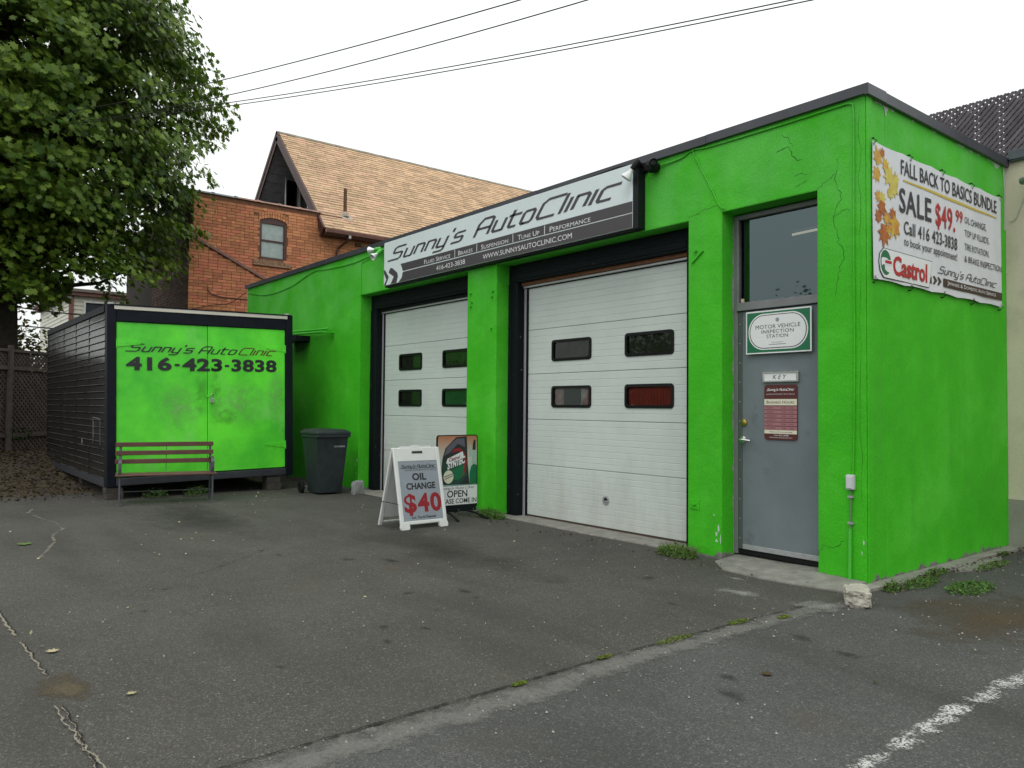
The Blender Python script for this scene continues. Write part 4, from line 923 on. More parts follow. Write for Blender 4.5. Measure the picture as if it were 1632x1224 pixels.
for i, z in enumerate((3.9, 3.3, 2.65, 2.0, 1.35, .98)):
    pass
CB = thing('outlet_box', 'small grey outlet box on the conduit near the corner', 'electrical box', (-.13, 0, .78))
mb = MB(); mb.box(-.165, -.095, -.045, -.001, .79, .915); build('box_body', mb, mat('grey_plastic_box', (.52, .53, .56), .5), CB, bevel=.010)
mb = MB(); mb.box(-.155, -.105, -.052, -.046, .80, .90); build('cover', mb, mat('grey_plastic_cover', (.58, .59, .62), .4), CB, bevel=.003)
CD = thing('conduit', 'vertical conduit, bare above and green below, under the outlet box', 'conduit', (-.14, 0, 0))
mb = MB(); mb.tube([(-.13, -.016, .79), (-.135, -.016, .45)], .009, 8); build('upper_pipe', mb, mat('green_grey_pipe', (.09, .22, .08), .5), CD, smooth=True)
mb = MB(); mb.tube([(-.138, -.022, .46), (-.142, -.022, .0)], .016, 10); build('lower_pipe', mb, M['greenconduit'], CD, smooth=True)
for z in (.72, .50):
    mb = MB(); mb.box(-.155, -.11, -.03, -.0, z, z+.018); build('strap', mb, M['galv'], CD)
# pipe rail on left wall
PB = thing('pipe_rail', 'two green painted pipes fixed to the wall above the container corner', 'pipe rail', (-10.3, 0, 2.8))
for y, z in ((-.10, 2.86), (-.16, 2.80)):
    mb = MB(); mb.tube([(-11.6, y, z+.06), (-9.95, y, z)], .022, 8); build('pipe', mb, M['greenconduit'], PB, smooth=True)
mb = MB(); mb.box(-9.99, -9.92, -.2, -.0, 2.78, 2.81); mb.box(-9.98, -9.93, -.012, -.001, 2.72, 2.94); build('bracket', mb, MW, PB, bevel=.003)
mb = MB(); mb.box(-11.7, -10.95, -.30, -.002, 2.70, 2.80); build('dark_shelf', mb, M['blackpaint'], PB)

# --- roof lattice screen (two layers) above side flashing
LT = thing('lattice_screen', 'grey brown wooden lattice screen standing on the flat roof', 'lattice screen', (.5, 3.3, 4.15))
X0, X1, Z0, Z1 = -.93, 3.2, 4.12, 4.99
def slats(yb, sgn, pitch, phase, w=.036, r=1.0, zt=Z1):
    L_ = (zt-Z0)*r; k = X0-L_+phase
    while k < X1+L_:
        if sgn > 0: u0, u1 = max(k, X0), min(k+L_, X1); a, b = (u0, Z0+(u0-k)/r), (u1, Z0+(u1-k)/r)
        else: u0, u1 = max(k, X0), min(k+L_, X1); a, b = (u1, zt-(u1-k)/r), (u0, zt-(u0-k)/r)
        if u1-u0 > .05:
            d = Vector((b[0]-a[0], b[1]-a[1])).normalized(); n_ = Vector((-d.y, d.x))*w/2; e = d*w*.28
            A, B = Vector(a), Vector(b); poly = [A+n_, A-n_, B-n_, B-n_*.45+e, B+n_*.45+e, B+n_]
            if sgn < 0: pass
            mb = MB(); mb.prism([(p.x, p.y) for p in poly], FRONT(yb), 0, .008); build('slat', mb, M['lattice'], LT)
        k += pitch
X1 = 1.6
slats(3.30, 1, .072, 0); slats(3.309, -1, .072, .02)
slats(3.36, 1, .101, .030, .040, r=1.4028, zt=4.92); slats(3.369, -1, .101, .1114, .040, r=1.4028, zt=4.92)
mb = MB(); mb.box(X0, X1, 3.315, 3.355, Z0-.02, Z0+.06); build('rail', mb, M['lattice'], LT)
for x in (.9,):
    mb = MB(); mb.box(x, x+.07, 3.38, 3.45, 4.0, 4.93); build('post', mb, M['lattice'], LT)

# --- cream building beyond
CR = thing('cream_building', 'cream rendered wall with grey base beyond the green side wall', 'building', (3, 3.2, 0))
mb = MB(); mb.box(.0, 9, 3.052, 9, .52, 4.16); build('wall', mb, M['cream'], CR)
mb = MB(); mb.box(.0, 9, 3.045, 8.9, -.05, .518); build('plinth', mb, M['creambase'], CR)
mb = MB(); mb.box(.052, 9.05, 2.99, 9, 4.155, 4.26); mb.box(.052, 9.05, 3.0, 3.05, 4.14, 4.154); build('flashing', mb, mat('blue_grey_flashing', (.06, .075, .085), .45, .2, var=.2, vs=3), CR, bevel=.004)
SC_ = thing('wall_lamp', 'small round grey wall lamp on the cream wall', 'wall lamp', (.3, 3.0, 3.85))
mb = MB(); mb.tube([(.20, 2.93, 3.885), (.34, 2.86, 3.88)], .040, 14); build('barrel', mb, mat('grey_lamp_body', (.20, .22, .22), .35, .4), SC_, smooth=True)
mb = MB(); mb.bar((.30, 3.05, 3.87), (.28, 2.90, 3.87), .02, .02); build('arm', mb, M['galv'], SC_)
mb = MB(); f = Fr((.34, 2.86, 3.88), (.447, .894, 0), (0, 0, 1)); mb.lathe([(.041, 0), (.046, .0), (.046, .03), (.035, .03), (.03, .006), (0, .006)], f, 14); build('hood', mb, M['rubber'], SC_)
cable('wall_cable', 'thin grey cable drooping from the lamp on the cream wall', [(.22, 3.03, 3.84), (.16, 3.04, 3.66), (.10, 3.04, 3.52), (.04, 3.04, 3.5)], .004, M['galv'])

# =====================================================================  BLACK AND GREEN STORAGE CONTAINER
TILT = R(1.15)
CT = thing('storage_container', 'black slatted storage container with bright green double doors', 'container', (-9.85, -3.72, .20), (TILT, 0, 0))
# local frame: x back (-), y 0..2.95, z 0..2.78
CW, CH, CL = 2.95, 2.78, 5.6
def cbuild(name, mb, m, **k): return build(name, mb, m, CT, local=True, **k)
for y0 in (0, CW-.13):
    mb = MB(); mb.box(-.16, 0, y0, y0+.13, -.02, CH); cbuild('corner_post', mb, M['contframe'], bevel=.012)
mb = MB(); mb.box(-.10, -.002, .132, CW-.132, 2.52, 2.70); cbuild('top_rail', mb, M['contframe'], bevel=.006)
mb = MB(); mb.box(-.12, .012, .10, CW-.10, 2.702, 2.76); cbuild('white_strip', mb, mat('rust_spotted_white', (.60, .56, .50), .5, var=.05, vs=3, dirt=((.22, .10, .05), 16, .66, .04)), bevel=.004)
mb = MB(); mb.box(-.14, .02, .05, CW-.05, 2.762, 2.78); cbuild('top_lip', mb, M['contframe'])
mb = MB(); mb.box(-.14, .015, .132, CW-.132, .0, .115); cbuild('bottom_sill', mb, M['sill'], bevel=.01)
for y in (.07, CW-.07):
    mb = MB(); mb.tube([(-.08, y, CH-.02), (-.08, y, CH+.03)], .05, 10); cbuild('corner_cap', mb, M['galv'], bevel=.0)
DM = 1.50
def dface(a, b, c=0): return Vector((-.03+c, a, b))
FD = lambda a, b, c=0: Vector((-.03+c, a, b))
for y0, y1, lab in ((.136, DM-.004, 'left green door half, behind the bench'), (DM+.004, CW-.136, 'right green door half with the padlock')):
    mb = MB(); mb.box(-.06, -.03+(0 if y0 < 1 else .006), y0, y1, .13, 2.515)
    cbuild('door', mb, M['contgreen'], bevel=.005, label=lab)
for z in (2.18, .52):
    for s, y in ((1, .14), (-1, CW-.14)):
        mb = MB(); P = [(y, z-.05), (y+s*.33, z-.005), (y+s*.35, z+.02), (y+s*.33, z+.035), (y, z+.05)]
        if s < 0: P = P[::-1]
        mb.prism(P, FD, .006, .014); 
        for k in range(4): mb.tube([FD(y+s*(.06+k*.08), z+.01, .006), FD(y+s*(.06+k*.08), z+.01, .022)], .009, 6)
        mb.tube([FD(y-s*.01, z-.07, .016), FD(y-s*.01, z+.07, .016)], .012, 6)
        cbuild('hinge', mb, M['contgreen'])
mb = MB(); mb.tube([FD(DM+.045, 1.33, .02), FD(DM+.045, 1.39, .03), FD(DM+.065, 1.405, .03), FD(DM+.085, 1.39, .03), FD(DM+.085, 1.33, .02)], .006, 6); mb.box(-.024, .012, DM+.035, DM+.095, 1.26, 1.335); cbuild('padlock', mb, M['chrome'], bevel=.004)
mb = MB(); mb.box(-.024, -.016, DM-.02, DM+.06, 1.35, 1.39); cbuild('hasp', mb, M['contgreen'])
# rust, grime and pale blooms on the doors
M_RUST = bpy.data.materials.new('rust_bloom'); M_RUST.use_nodes = True
def bloom_mat(m, col, dens):
    t = m.node_tree; N = t.nodes; L = t.links; b = N['Principled BSDF']; b.inputs['Base Color'].default_value = col+(1,); b.inputs['Roughness'].default_value = .7
    tr = N.new('ShaderNodeBsdfTransparent'); mx = N.new('ShaderNodeMixShader'); uv = N.new('ShaderNodeTexCoord'); 
    ln = N.new('ShaderNodeVectorMath'); ln.operation = 'LENGTH'; mp = N.new('ShaderNodeMapping'); mp.inputs['Location'].default_value = (-1, -1, 0); mp.inputs['Scale'].default_value = (2, 2, 1)
    L.new(uv.outputs['UV'], mp.inputs['Vector']); L.new(mp.outputs[0], ln.inputs[0])
    r = N.new('ShaderNodeMapRange'); r.inputs['From Min'].default_value = 1; r.inputs['From Max'].default_value = 0; r.inputs['To Max'].default_value = dens; L.new(ln.outputs['Value'], r.inputs['Value'])
    n = N.new('ShaderNodeTexNoise'); n.inputs['Scale'].default_value = 9; n.inputs['Detail'].default_value = 8; L.new(uv.outputs['Object'], n.inputs['Vector'])
    r2 = N.new('ShaderNodeMapRange'); r2.inputs['From Min'].default_value = .3; r2.inputs['From Max'].default_value = .7; L.new(n.outputs[0], r2.inputs['Value'])
    mu = N.new('ShaderNodeMath'); mu.operation = 'MULTIPLY'; L.new(r.outputs[0], mu.inputs[0]); L.new(r2.outputs[0], mu.inputs[1])
    L.new(mu.outputs[0], mx.inputs[0]); L.new(tr.outputs[0], mx.inputs[1]); L.new(b.outputs[0], mx.inputs[2]); L.new(mx.outputs[0], N['Material Output'].inputs[0])
bloom_mat(M_RUST, (.08, .24, .03), .6)
M_PALE = bpy.data.materials.new('pale_bloom'); M_PALE.use_nodes = True; bloom_mat(M_PALE, (.26, .62, .16), .9)  # soft pale green blooms, thinning out from their centres
def bloom(y, z, ry, rz, m, c):
    mb = MB(); mb.add([FD(y-ry, z-rz, c), FD(y+ry, z-rz, c), FD(y+ry, z+rz, c), FD(y-ry, z+rz, c)], [(0, 1, 2, 3)])
    o = cbuild('stain', mb, m); uv = o.data.uv_layers.new(name='UVMap')
    for i, q in enumerate([(0, 0), (1, 0), (1, 1), (0, 1)]): uv.data[i].uv = q
bloom(DM-.10, 1.42, .13, .42, M_RUST, .0015); bloom(DM+.12, 1.35, .11, .55, M_RUST, .0095); bloom(DM+.30, 1.02, .22, .15, M_RUST, .0085)
bloom(DM-.45, 1.18, .40, .48, M_PALE, .001); bloom(DM+.55, 1.25, .42, .45, M_PALE, .0078); bloom(CW-.3, 1.35, .16, .6, M_PALE, .0082)
LR = mat('dark_red_brown_ink', (.10, .02, .012), .5)
mb = MB(); logo_mb(mb, "Sunny's Auto", FD, .255, 1.99, 2.07, .115, .0095, .13, .42, slope=-.006); cbuild('lettering', mb, M['ink'])
mb = MB(); logo_mb(mb, "Clinic", FD, 2.00, 2.66, 2.06, .115, .0095, .13, .42); cbuild('lettering', mb, LR)
for q_, a_, b_ in (('416', .27, .94), ('423', 1.10, 1.735), ('3838', 1.885, 2.665)):
    mb = MB(); text_mb(mb, q_, FD, a_, b_, 1.785, .185, .0095, .040, spacing=1.06); cbuild('lettering', mb, M['ink'])
for a_, b_ in ((.985, 1.06), (1.775, 1.85)):
    mb = MB(); mb.flat([(a_, 1.85), (b_, 1.85), (b_, 1.885), (a_, 1.885)], FD, .0095); cbuild('lettering', mb, M['ink'])
# left side of interlocking slats
M_SLE = mat('slat_edge_sheen', (.24, .25, .26), .3, .4, dirt=((.014, .014, .015), 2.2, .50, .08))  # highlight lines along the slats, painted as light grey lips
n_s = 23; z0, zt = .10, 2.66; h = (zt-z0)/n_s
for i in range(n_s):
    mb = MB(); za = z0+i*h; zb = za+h-.002
    fr = lambda a, b, c: Vector((-a, b, c))
    P = [(0.018, za), (.003, za+.006), (.000, za+.016), (.007, zb-.006), (.018, zb)]
    prof = [(y, z) for y, z in P]+[(.05, zb), (.05, za)]
    mb.prism(prof, Fr((-.162, 0, 0), (0, 1, 0), (0, 0, 1)), 0, -(CL-.162)); cbuild('side_slat', mb, M['contblack'])
    mb = MB(); mb.box(-CL, -.163, -.0035, .001, za+.009, za+.016); cbuild('slat_highlight', mb, M_SLE)
mb = MB(); mb.box(-CL, -.162, -.012, .06, -.02, .097); cbuild('side_rail', mb, M['sill'], bevel=.006)
mb = MB(); mb.box(-CL, -.162, -.012, .06, 2.663, 2.775); cbuild('side_rail', mb, M['contframe'], bevel=.006)
mb = MB(); mb.box(-CL, -.165, .062, CW-.01, 2.66, 2.74); cbuild('roof', mb, M['contframe'])
mb = MB(); mb.box(-CL, -.165, CW-.05, CW, 0, 2.66); mb.box(-CL-.02, -CL, 0, CW, 0, 2.7); mb.box(-CL, -.13, .06, CW-.05, 0, .1); cbuild('far_walls', mb, M['contframe'])
for x in (-1.35, -2.5, -3.7):    # vertical seams
    mb = MB(); mb.box(x-.006, x+.006, -.0045, .03, .1, 2.66); cbuild('seam', mb, M['contblack'])
mb = MB()
for a, b, c, d in ((-.42, .62, -.42, 1.02), (-.42, 1.02, -.95, 1.04), (-.95, 1.04, -.95, .62), (-.90, .98, -.90, .72)):
    mb.bar((a, -.012, b), (c, -.012, d), .012, .004, (0, 1, 0))
cbuild('scraped_mark', mb, mat('pale_scrape', (.22, .23, .25), .6, dirt=((.03, .03, .03), 30, .5, .1)))
mb = MB(); mb.flat(disc(-1.9, .62, .035, 9, .05), lambda a, b, c=0: Vector((a, -.004-c, b))); cbuild('scraped_mark', mb, mat('pale_scrape2', (.4, .36, .3), .7))
for x, y, z in ((-.1, .1, 0), (-.1, 2.6, 0), (-2.6, .2, 0), (-5.2, .2, 0), (-2.6, 2.6, 0), (-5.2, 2.6, 0)):
    b_ = thing('timber_block', 'dark timber block under the %s of the black container' % {(-.1, .1): 'front left corner', (-.1, 2.6): 'front right corner', (-2.6, .2): 'middle of the left side', (-5.2, .2): 'rear left corner', (-2.6, 2.6): 'middle of the right side', (-5.2, 2.6): 'rear right corner'}[(x, y)], 'timber block', (-9.85+x, -3.72+y, 0))
    WM_ = WM[b_.name]; mb = MB(); ht = .175+y*.02
    mb.box(-.15, .1, -.1, .14, 0, ht*.52); mb.box(-.13, .09, -.11, .13, ht*.52+.002, ht); build('timber', mb, mat('old_timber', (.05, .042, .035), .9, var=.3, vs=10), b_, local=True, bevel=.006)

# =====================================================================  BENCH
bl = Vector((-9.10, -3.66, 0)); br = Vector((-8.64, -2.50, 0)); along = (br-bl).normalized(); ang = math.atan2(along.y, along.x)-math.pi/2+R(9)
BE = thing('park_bench', 'brown slatted bench with grey iron ends before the green container doors', 'bench', tuple((bl+br)/2+Vector((-.02, -.03, 0))), (0, 0, ang))
LB = (br-bl).length    # local: y along, -x towards container
def bb(name, mb, m, **k): return build(name, mb, m, BE, local=True, **k)
for s in (-1, 1):
    y = s*LB/2
    E_ = bpy.data.objects.new('end_frame', None); COL.objects.link(E_); E_.parent = BE; WM[E_.name] = WM[BE.name]
    mb = MB(); mb.bar((0, y, .02), (-.02, y, .41), .045, .025, (0, 1, 0)); mb.box(-.035, .055, y-.035, y+.035, 0, .02); build('front_leg', mb, M['castiron'], E_, local=True, bevel=.004)
    mb = MB(); mb.bar((-.52, y, .0), (-.44, y, .42), .04, .025, (0, 1, 0)); build('rear_leg', mb, M['castiron'], E_, local=True, bevel=.004)
    mb = MB(); mb.tube([(-.44, y, .42), (-.47, y, .56), (-.50, y, .70), (-.53, y, .86)], .019, 8); build('back_post', mb, M['castiron'], E_, local=True, smooth=True)
    mb = MB(); mb.bar((0, y, .40), (-.46, y, .385), .035, .022, (0, 1, 0)); build('seat_rail', mb, M['castiron'], E_, local=True, bevel=.003)
    mb = MB(); P = [(-.48, y, .63), (-.36, y, .66), (-.16, y, .665), (-.06, y, .65), (-.015, y, .60), (-.01, y, .52), (-.03, y, .42)]
    V = []
    for i in range(len(P)-1): mb.bar(P[i], Vector(P[i+1])+(Vector(P[i+1])-Vector(P[i]))*.08, .045, .018, (0, 0, 1) if i < 3 else (1, 0, 0))
    build('armrest', mb, M['castiron'], E_, local=True)
    mb = MB(); c_ = Vector((-.22, y, .53)); mb.tube([c_+Vector((.07*math.cos(t), 0, .09*math.sin(t))) for t in [2*math.pi*i/14 for i in range(15)]], .008, 6); mb.tube([(-.22, y, .41), (-.22, y, .45)], .008, 6); build('scroll', mb, M['castiron'], E_, local=True)
for i in range(5):
    x = .0-i*.095; mb = MB(); mb.box(x-.038, x+.038, -LB/2-.06, LB/2+.06, .415, .437); bb('seat_slat', mb, M['benchwood'], bevel=.005)
for z, x in ((.50+.10, -.465), (.725, -.49), (.85, -.512)):
    mb = MB(); mb.box(x-.0, x+.022, -LB/2-.07, LB/2+.045, z-.034, z+.034); bb('back_slat', mb, M['benchwood'], bevel=.005)
mb = MB(); mb.bar((-.49, 0, .42), (-.525, 0, .82), .02, .008, (0, 1, 0)); bb('back_strap', mb, M['castiron'])
mb = MB(); mb.tube([(-.25, -LB/2, .17), (-.25, LB/2, .17)], .006, 6); bb('tie_rod', mb, M['castiron'])
for s in (-1, 1):
    mb = MB(); mb.bar((-.02, s*LB/2, .17), (-.5, s*LB/2, .14), .02, .012); bb('side_brace', mb, M['castiron'])

# =====================================================================  WHEELIE BIN
BI = thing('wheelie_bin', 'dark grey wheeled bin with closed lid against the green wall', 'bin', (-8.92, -.62, 0))
def quadtube(mb, secs):   # sections (x0,x1,y0,y1,z)
    k = len(mb.v)
    for x0, x1, y0, y1, z in secs: mb.v += [Vector((x0, y0, z)), Vector((x1, y0, z)), Vector((x1, y1, z)), Vector((x0, y1, z))]
    for i in range(len(secs)-1):
        for j in range(4): a = k+i*4+j; b = k+i*4+(j+1) % 4; mb.f.append((a, b, b+4, a+4))
    mb.f.append((k+3, k+2, k+1, k)); e = k+4*(len(secs)-1); mb.f.append((e, e+1, e+2, e+3)); return mb
mb = MB(); quadtube(mb, [(-.20, .24, -.20, .20, .03), (-.245, .27, -.24, .24, .50), (-.29, .30, -.275, .275, .93), (-.31, .32, -.29, .29, .935), (-.31, .32, -.29, .29, .985)])
build('body', mb, M['bin'], BI, local=True, bevel=.022, smooth=True)
mb = MB(); quadtube(mb, [(-.33, .35, -.305, .305, .99), (-.33, .345, -.30, .30, 1.025), (-.30, .26, -.25, .25, 1.065), (-.2, .1, -.15, .15, 1.075)]); build('lid', mb, M['bin'], BI, local=True, bevel=.012, smooth=True)
mb = MB(); mb.box(.32, .345, -.30, .30, .94, .99); build('rim', mb, M['bin'], BI, local=True, bevel=.006)
mb = MB(); mb.tube([(-.39, -.22, .99), (-.39, .22, .99)], .015, 8); mb.box(-.40, -.30, -.24, -.20, .96, 1.0); mb.box(-.40, -.30, .20, .24, .96, 1.0); build('handle', mb, M['bin'], BI, local=True)
for s in (-1, 1):
    mb = MB(); f = Fr((-.24, s*.285-.03, .105), (1, 0, 0), (0, 0, 1)); mb.lathe([(.03, -.045), (.085, -.045), (.105, -.035), (.105, .0), (.085, .012), (.05, .004), (.0, .004)], f, 20); build('wheel', mb, M['rubber'], BI, local=True, smooth=True)
mb = MB(); mb.tube([(-.24, -.28, .105), (-.24, .28, .105)], .012, 6); build('axle', mb, M['galv'], BI, local=True)
mb = MB(); f_ = Fr((.287, 0, 0), (0, 1, 0), (0, 0, 1)); text_mb(mb, 'CITY OF TORONTO', f_, .03, .22, .775, .022, .004, .0); build('lettering', mb, M['print_white'], BI, local=True)

LC = MB(); bmx = bmesh.new(); bmesh.ops.create_icosphere(bmx, subdivisions=3, radius=1)
rr = random.Random(4)
def lump(name, label, cat, loc, size, m, seed, tilt=0, cut=.8):
    bm = bmesh.new(); bmesh.ops.create_cube(bm, size=2); bmesh.ops.subdivide_edges(bm, edges=bm.edges, cuts=9, use_grid_fill=True)
    from mathutils import noise as mn
    for v in bm.verts:
        p = v.co.copy(); q = p.normalized()*max(abs(p.x), abs(p.y), abs(p.z)); p = p.lerp(q*1.25, .30)
        n_ = mn.noise(p*1.3+Vector((seed, 0, 0)))*.20+mn.noise(p*3.7+Vector((0, seed, 0)))*.12+mn.noise(p*9+Vector((0, seed, 0)))*.05
        p *= 1+n_; v.co = Vector((p.x*size[0], p.y*size[1], p.z*size[2]))
    me = bpy.data.meshes.new(name); bm.to_mesh(me); bm.free(); me.materials.append(m); me.shade_smooth()
    try: me.set_sharp_from_angle(angle=R(30))
    except Exception: pass
    o = bpy.data.objects.new(name, me); COL.objects.link(o); o.location = loc; o.rotation_euler = (0, 0, tilt); tag(o, label, cat); return o
lump('stone_block', 'rough pale stone block lying at the foot of the green corner', 'stone', (.235, -.63, .058), (.088, .132, .064), M['stone'], 3, .55)
lump('concrete_lump', 'small grey white concrete lump between bin and garage door', 'concrete lump', (-8.50, -.22, .085), (.045, .11, .12), mat('lump_grey', (.26, .27, .27), .9, var=.2, vs=8, bump=.5), 8, .3)

# =====================================================================  A-FRAME SIGN
AF = thing('sandwich_board', 'white folding sandwich board advertising a $40 oil change', 'sandwich board', (-4.98, -1.27, 0))
# front leaf: bottom x=-4.75 z=0, top x=-4.99 z=.955 ; widths y -1.60..-.95 (bottom) -> -1.64..-.965 (top)
bo = Vector((-4.755, -1.60, 0)); to = Vector((-4.985, -1.60, .955)); vdir = (to-bo).normalized(); HL = (to-bo).length
FA = Fr(bo, (0, 1, 0), vdir); AW = .655
mb = MB()
mb.box(0, .052, .05, HL, -.035, 0, FA); mb.box(AW-.052, AW, .05, HL, -.035, 0, FA)
mb.box(.052, AW-.052, HL-.17, HL, -.034, -.001, FA); mb.box(.052, AW-.052, .055, .10, -.034, -.001, FA)
build('front_frame', mb, M['white'], AF, bevel=.008)
for a in (.035, AW-.035-.045):
    mb = MB(); mb.prism(rrect(a-.04, -.02, a+.085, .085, .052, 6), FA, -.03, .002); build('foot', mb, M['white'], AF)
mb = MB(); mb.box(.045, AW-.045, .10, HL-.165, -.03, -.006, FA); build('poster_panel', mb, M['bluegrey'], AF)
mb = MB(); mb.box(.255, .405, HL-.075, HL-.045, -.0009, .001, FA); build('handle_slot', mb, M['inkgrey'], AF)
mb = MB(); mb.prism(rrect(.10, HL-.01, AW-.12, HL+.018, .009, 3), FA, -.03, -.006); mb.box(.26, .37, HL+.0, HL+.03, -.028, -.004, FA); build('top_ridge', mb, M['white'], AF)
mb = MB(); logo_mb(mb, "Sunny's AutoClinic", FA, .075, AW-.075, .735, .036, -.0045, .18, .42); text_mb(mb, 'Japanese & Domestic Auto Service', FA, .13, AW-.075, .698, .018, -.0045, .0, .2, small=True); mb.flat([(.09, .724), (AW-.07, .724), (AW-.07, .728), (.09, .728)], FA, -.0045)
build('lettering', mb, M['ink'], AF)
mb = MB(); text_mb(mb, 'OIL', FA, .225, .425, .585, .078, -.0045, .035); build('lettering', mb, M['ink'], AF)
mb = MB(); text_mb(mb, 'CHANGE', FA, .13, .54, .475, .072, -.0045, .035); build('lettering', mb, M['ink'], AF)
mb = MB(); text_mb(mb, 'Incl. Tax & Disposal', FA, .16, .50, .125, .026, -.0045, .025)
build('lettering', mb, M['ink'], AF)
mb = MB(); text_mb(mb, '$', FA, .075, .245, .205, .205, -.0045, .030); text_mb(mb, '4', FA, .262, .425, .205, .205, -.0045, .035); text_mb(mb, '0', FA, .440, .60, .205, .205, -.0045, .035); build('lettering', mb, M['inkcrimson'], AF)
# rear leaf
bo2 = Vector((-5.33, -1.60, 0)); to2 = Vector((-5.035, -1.60, .955)); FB = Fr(bo2, (0, 1, 0), (to2-bo2).normalized()); HB = (to2-bo2).length
mb = MB(); mb.box(0, .05, 0, HB, 0, .03, FB); mb.box(AW-.05, AW, 0, HB, 0, .03, FB); mb.box(.05, AW-.05, .10, HB, .004, .02, FB); mb.box(.05, AW-.05, .03, .055, .004, .02, FB)
build('rear_leaf', mb, M['white'], AF, bevel=.006)
mb = MB()
for i in range(6):
    for j in range(9):
        a = .09+i*.085; b = .16+j*.085; mb.box(a, a+.05, b, b+.008, -.004, .003, FB); mb.box(a+.05, a+.058, b, b+.05, -.004, .003, FB)
build('ribs', mb, M['white'], AF)
mb = MB(); mb.bar((-4.82, -1.615, .30), (-5.25, -1.615, .30), .015, .004); build('side_link', mb, M['rubber'], AF)

# =====================================================================  POSTER STAND SIGN
PS = thing('poster_stand', 'sprung floor sign with motor oil poster over the words OPEN', 'sign stand', (-5.3, -.44, 0))
FP = SIDE(-5.3); Y0, Y1 = -.765, -.11
mb = MB(); mb.prism(rrect(Y0, .115, Y1, 1.085, .04, 5), FP, -.02, 0); build('board', mb, M['blackpaint'], PS)
mb = MB(); mb.flat([(Y0+.015, .42), (Y1-.015, .42)]+rrect(Y0+.015, .5, Y1-.015, 1.072, .03, 4)[5:15], FP, .001)
m_ = bpy.data.materials.new('poster_sky'); m_.use_nodes = True; t_ = m_.node_tree
tc_ = t_.nodes.new('ShaderNodeTexCoord'); sp_ = t_.nodes.new('ShaderNodeSeparateXYZ'); rp_ = t_.nodes.new('ShaderNodeValToRGB'); e_ = rp_.color_ramp.elements
e_[0].position = .0; e_[0].color = (.18, .42, .38, 1); e_[1].position = 1; e_[1].color = (.42, .14, .05, 1); x_ = e_.new(.55); x_.color = (.52, .55, .48, 1)
mp_ = t_.nodes.new('ShaderNodeMapRange'); mp_.inputs['From Min'].default_value = .4; mp_.inputs['From Max'].default_value = 1.08
t_.links.new(tc_.outputs['Object'], sp_.inputs[0]); t_.links.new(sp_.outputs['Z'], mp_.inputs['Value']); t_.links.new(mp_.outputs[0], rp_.inputs[0]); t_.links.new(rp_.outputs[0], t_.nodes['Principled BSDF'].inputs['Base Color'])
build('poster_picture', mb, m_, PS)
def pp(pts): return [(Y0+(Y1-Y0)*u, .115+.97*v) for u, v in pts]
def pr(name, m, c, *polys): return build(name, poly_mb([pp(p) for p in polys], FP, c), m, PS)
pr('printed_bottle', M['ink'], .002, [(.16, .33), (.10, .48), (.13, .68), (.20, .82), (.46, .97), (.72, .98), (.75, .60), (.80, .32)])
pr('printed_bottle', mat('print_slate', (.10, .10, .13), .5), .0026, [(.17, .72), (.24, .83), (.47, .95), (.66, .95), (.68, .83), (.50, .88), (.30, .76)])
pr('printed_bottle', M['inkdkgreen'], .0028, [(.12, .47), (.16, .65), (.30, .60), (.70, .68), (.74, .45), (.60, .34), (.25, .34)])
pr('printed_bottle', M['inkgreen'], .0032, [(.30, .42), (.34, .52), (.66, .60), (.68, .46), (.52, .38)])
pr('printed_band', M['inkcrimson'], .0036, [(.34, .76), (.42, .815), (.56, .82), (.68, .74), (.73, .62), (.69, .50), (.62, .42), (.66, .55), (.67, .64), (.62, .74), (.50, .78)])
pr('printed_label', M['print_white'], .004, [(.22, .625), (.25, .68), (.62, .775), (.64, .725), (.64, .70), (.26, .605)])
pr('printed_disc', M['inkcream'], .0036, [(.28+.12*math.cos(t), .435+.09*math.sin(t)) for t in [2*math.pi*i/20 for i in range(20)]])
pr('printed_line', M['ink'], .0042, [(.18, .43), (.38, .47), (.38, .48), (.18, .44)])
pr('printed_line', M['ink'], .0042, [(.19, .40), (.39, .445), (.39, .455), (.19, .41)])
pr('printed_flask', M['inkgreen'], .002, [(.80, .32), (.80, .48), (.84, .57), (.90, .60), (.975, .58), (.975, .32)])
pr('printed_flask', mat('print_pale_glass', (.35, .45, .42), .5), .0022, [(.85, .60), (.86, .80), (.95, .80), (.96, .60)], [(.79, .70), (.80, .86), (.83, .86), (.84, .70)])
pr('printed_flask', M['ink'], .0026, [(.865, .79), (.875, .88), (.90, .93), (.94, .93), (.945, .79)])
mb = MB(); mb.flat([(Y0+.006, .165), (Y1-.004, .165), (Y1-.004, .415), (Y0+.006, .415)], FP, .001); build('white_panel', mb, M['print_white'], PS)
mb = MB(); text_mb(mb, 'Castrol', FP, -.575, -.40, .735, .045, .0048, .03, .2, slope=.22); build('lettering', mb, M['inkcrimson'], PS)
mb = MB(); text_mb(mb, 'SYNTEC', FP, -.60, -.32, .635, .085, .0048, .05, .1, slope=.30); build('lettering', mb, M['print_white'], PS)
mb = MB(); logo_mb(mb, "Sunny's Auto Clinic", FP, -.735, -.145, .372, .028, .002, .13, .42)
build('lettering', mb, M['ink'], PS)
mb = MB(); text_mb(mb, 'OPEN', FP, -.60, -.275, .268, .085, .002, .02); build('lettering', mb, M['ink'], PS)
mb = MB(); text_mb(mb, 'PLEASE COME IN', FP, -.745, -.125, .185, .060, .002, .015); build('lettering', mb, M['ink'], PS)
mb = MB(); mb.box(-5.335, -5.29, Y0+.02, Y1-.02, .075, .114); build('base_bar', mb, M['blackpaint'], PS, bevel=.004)
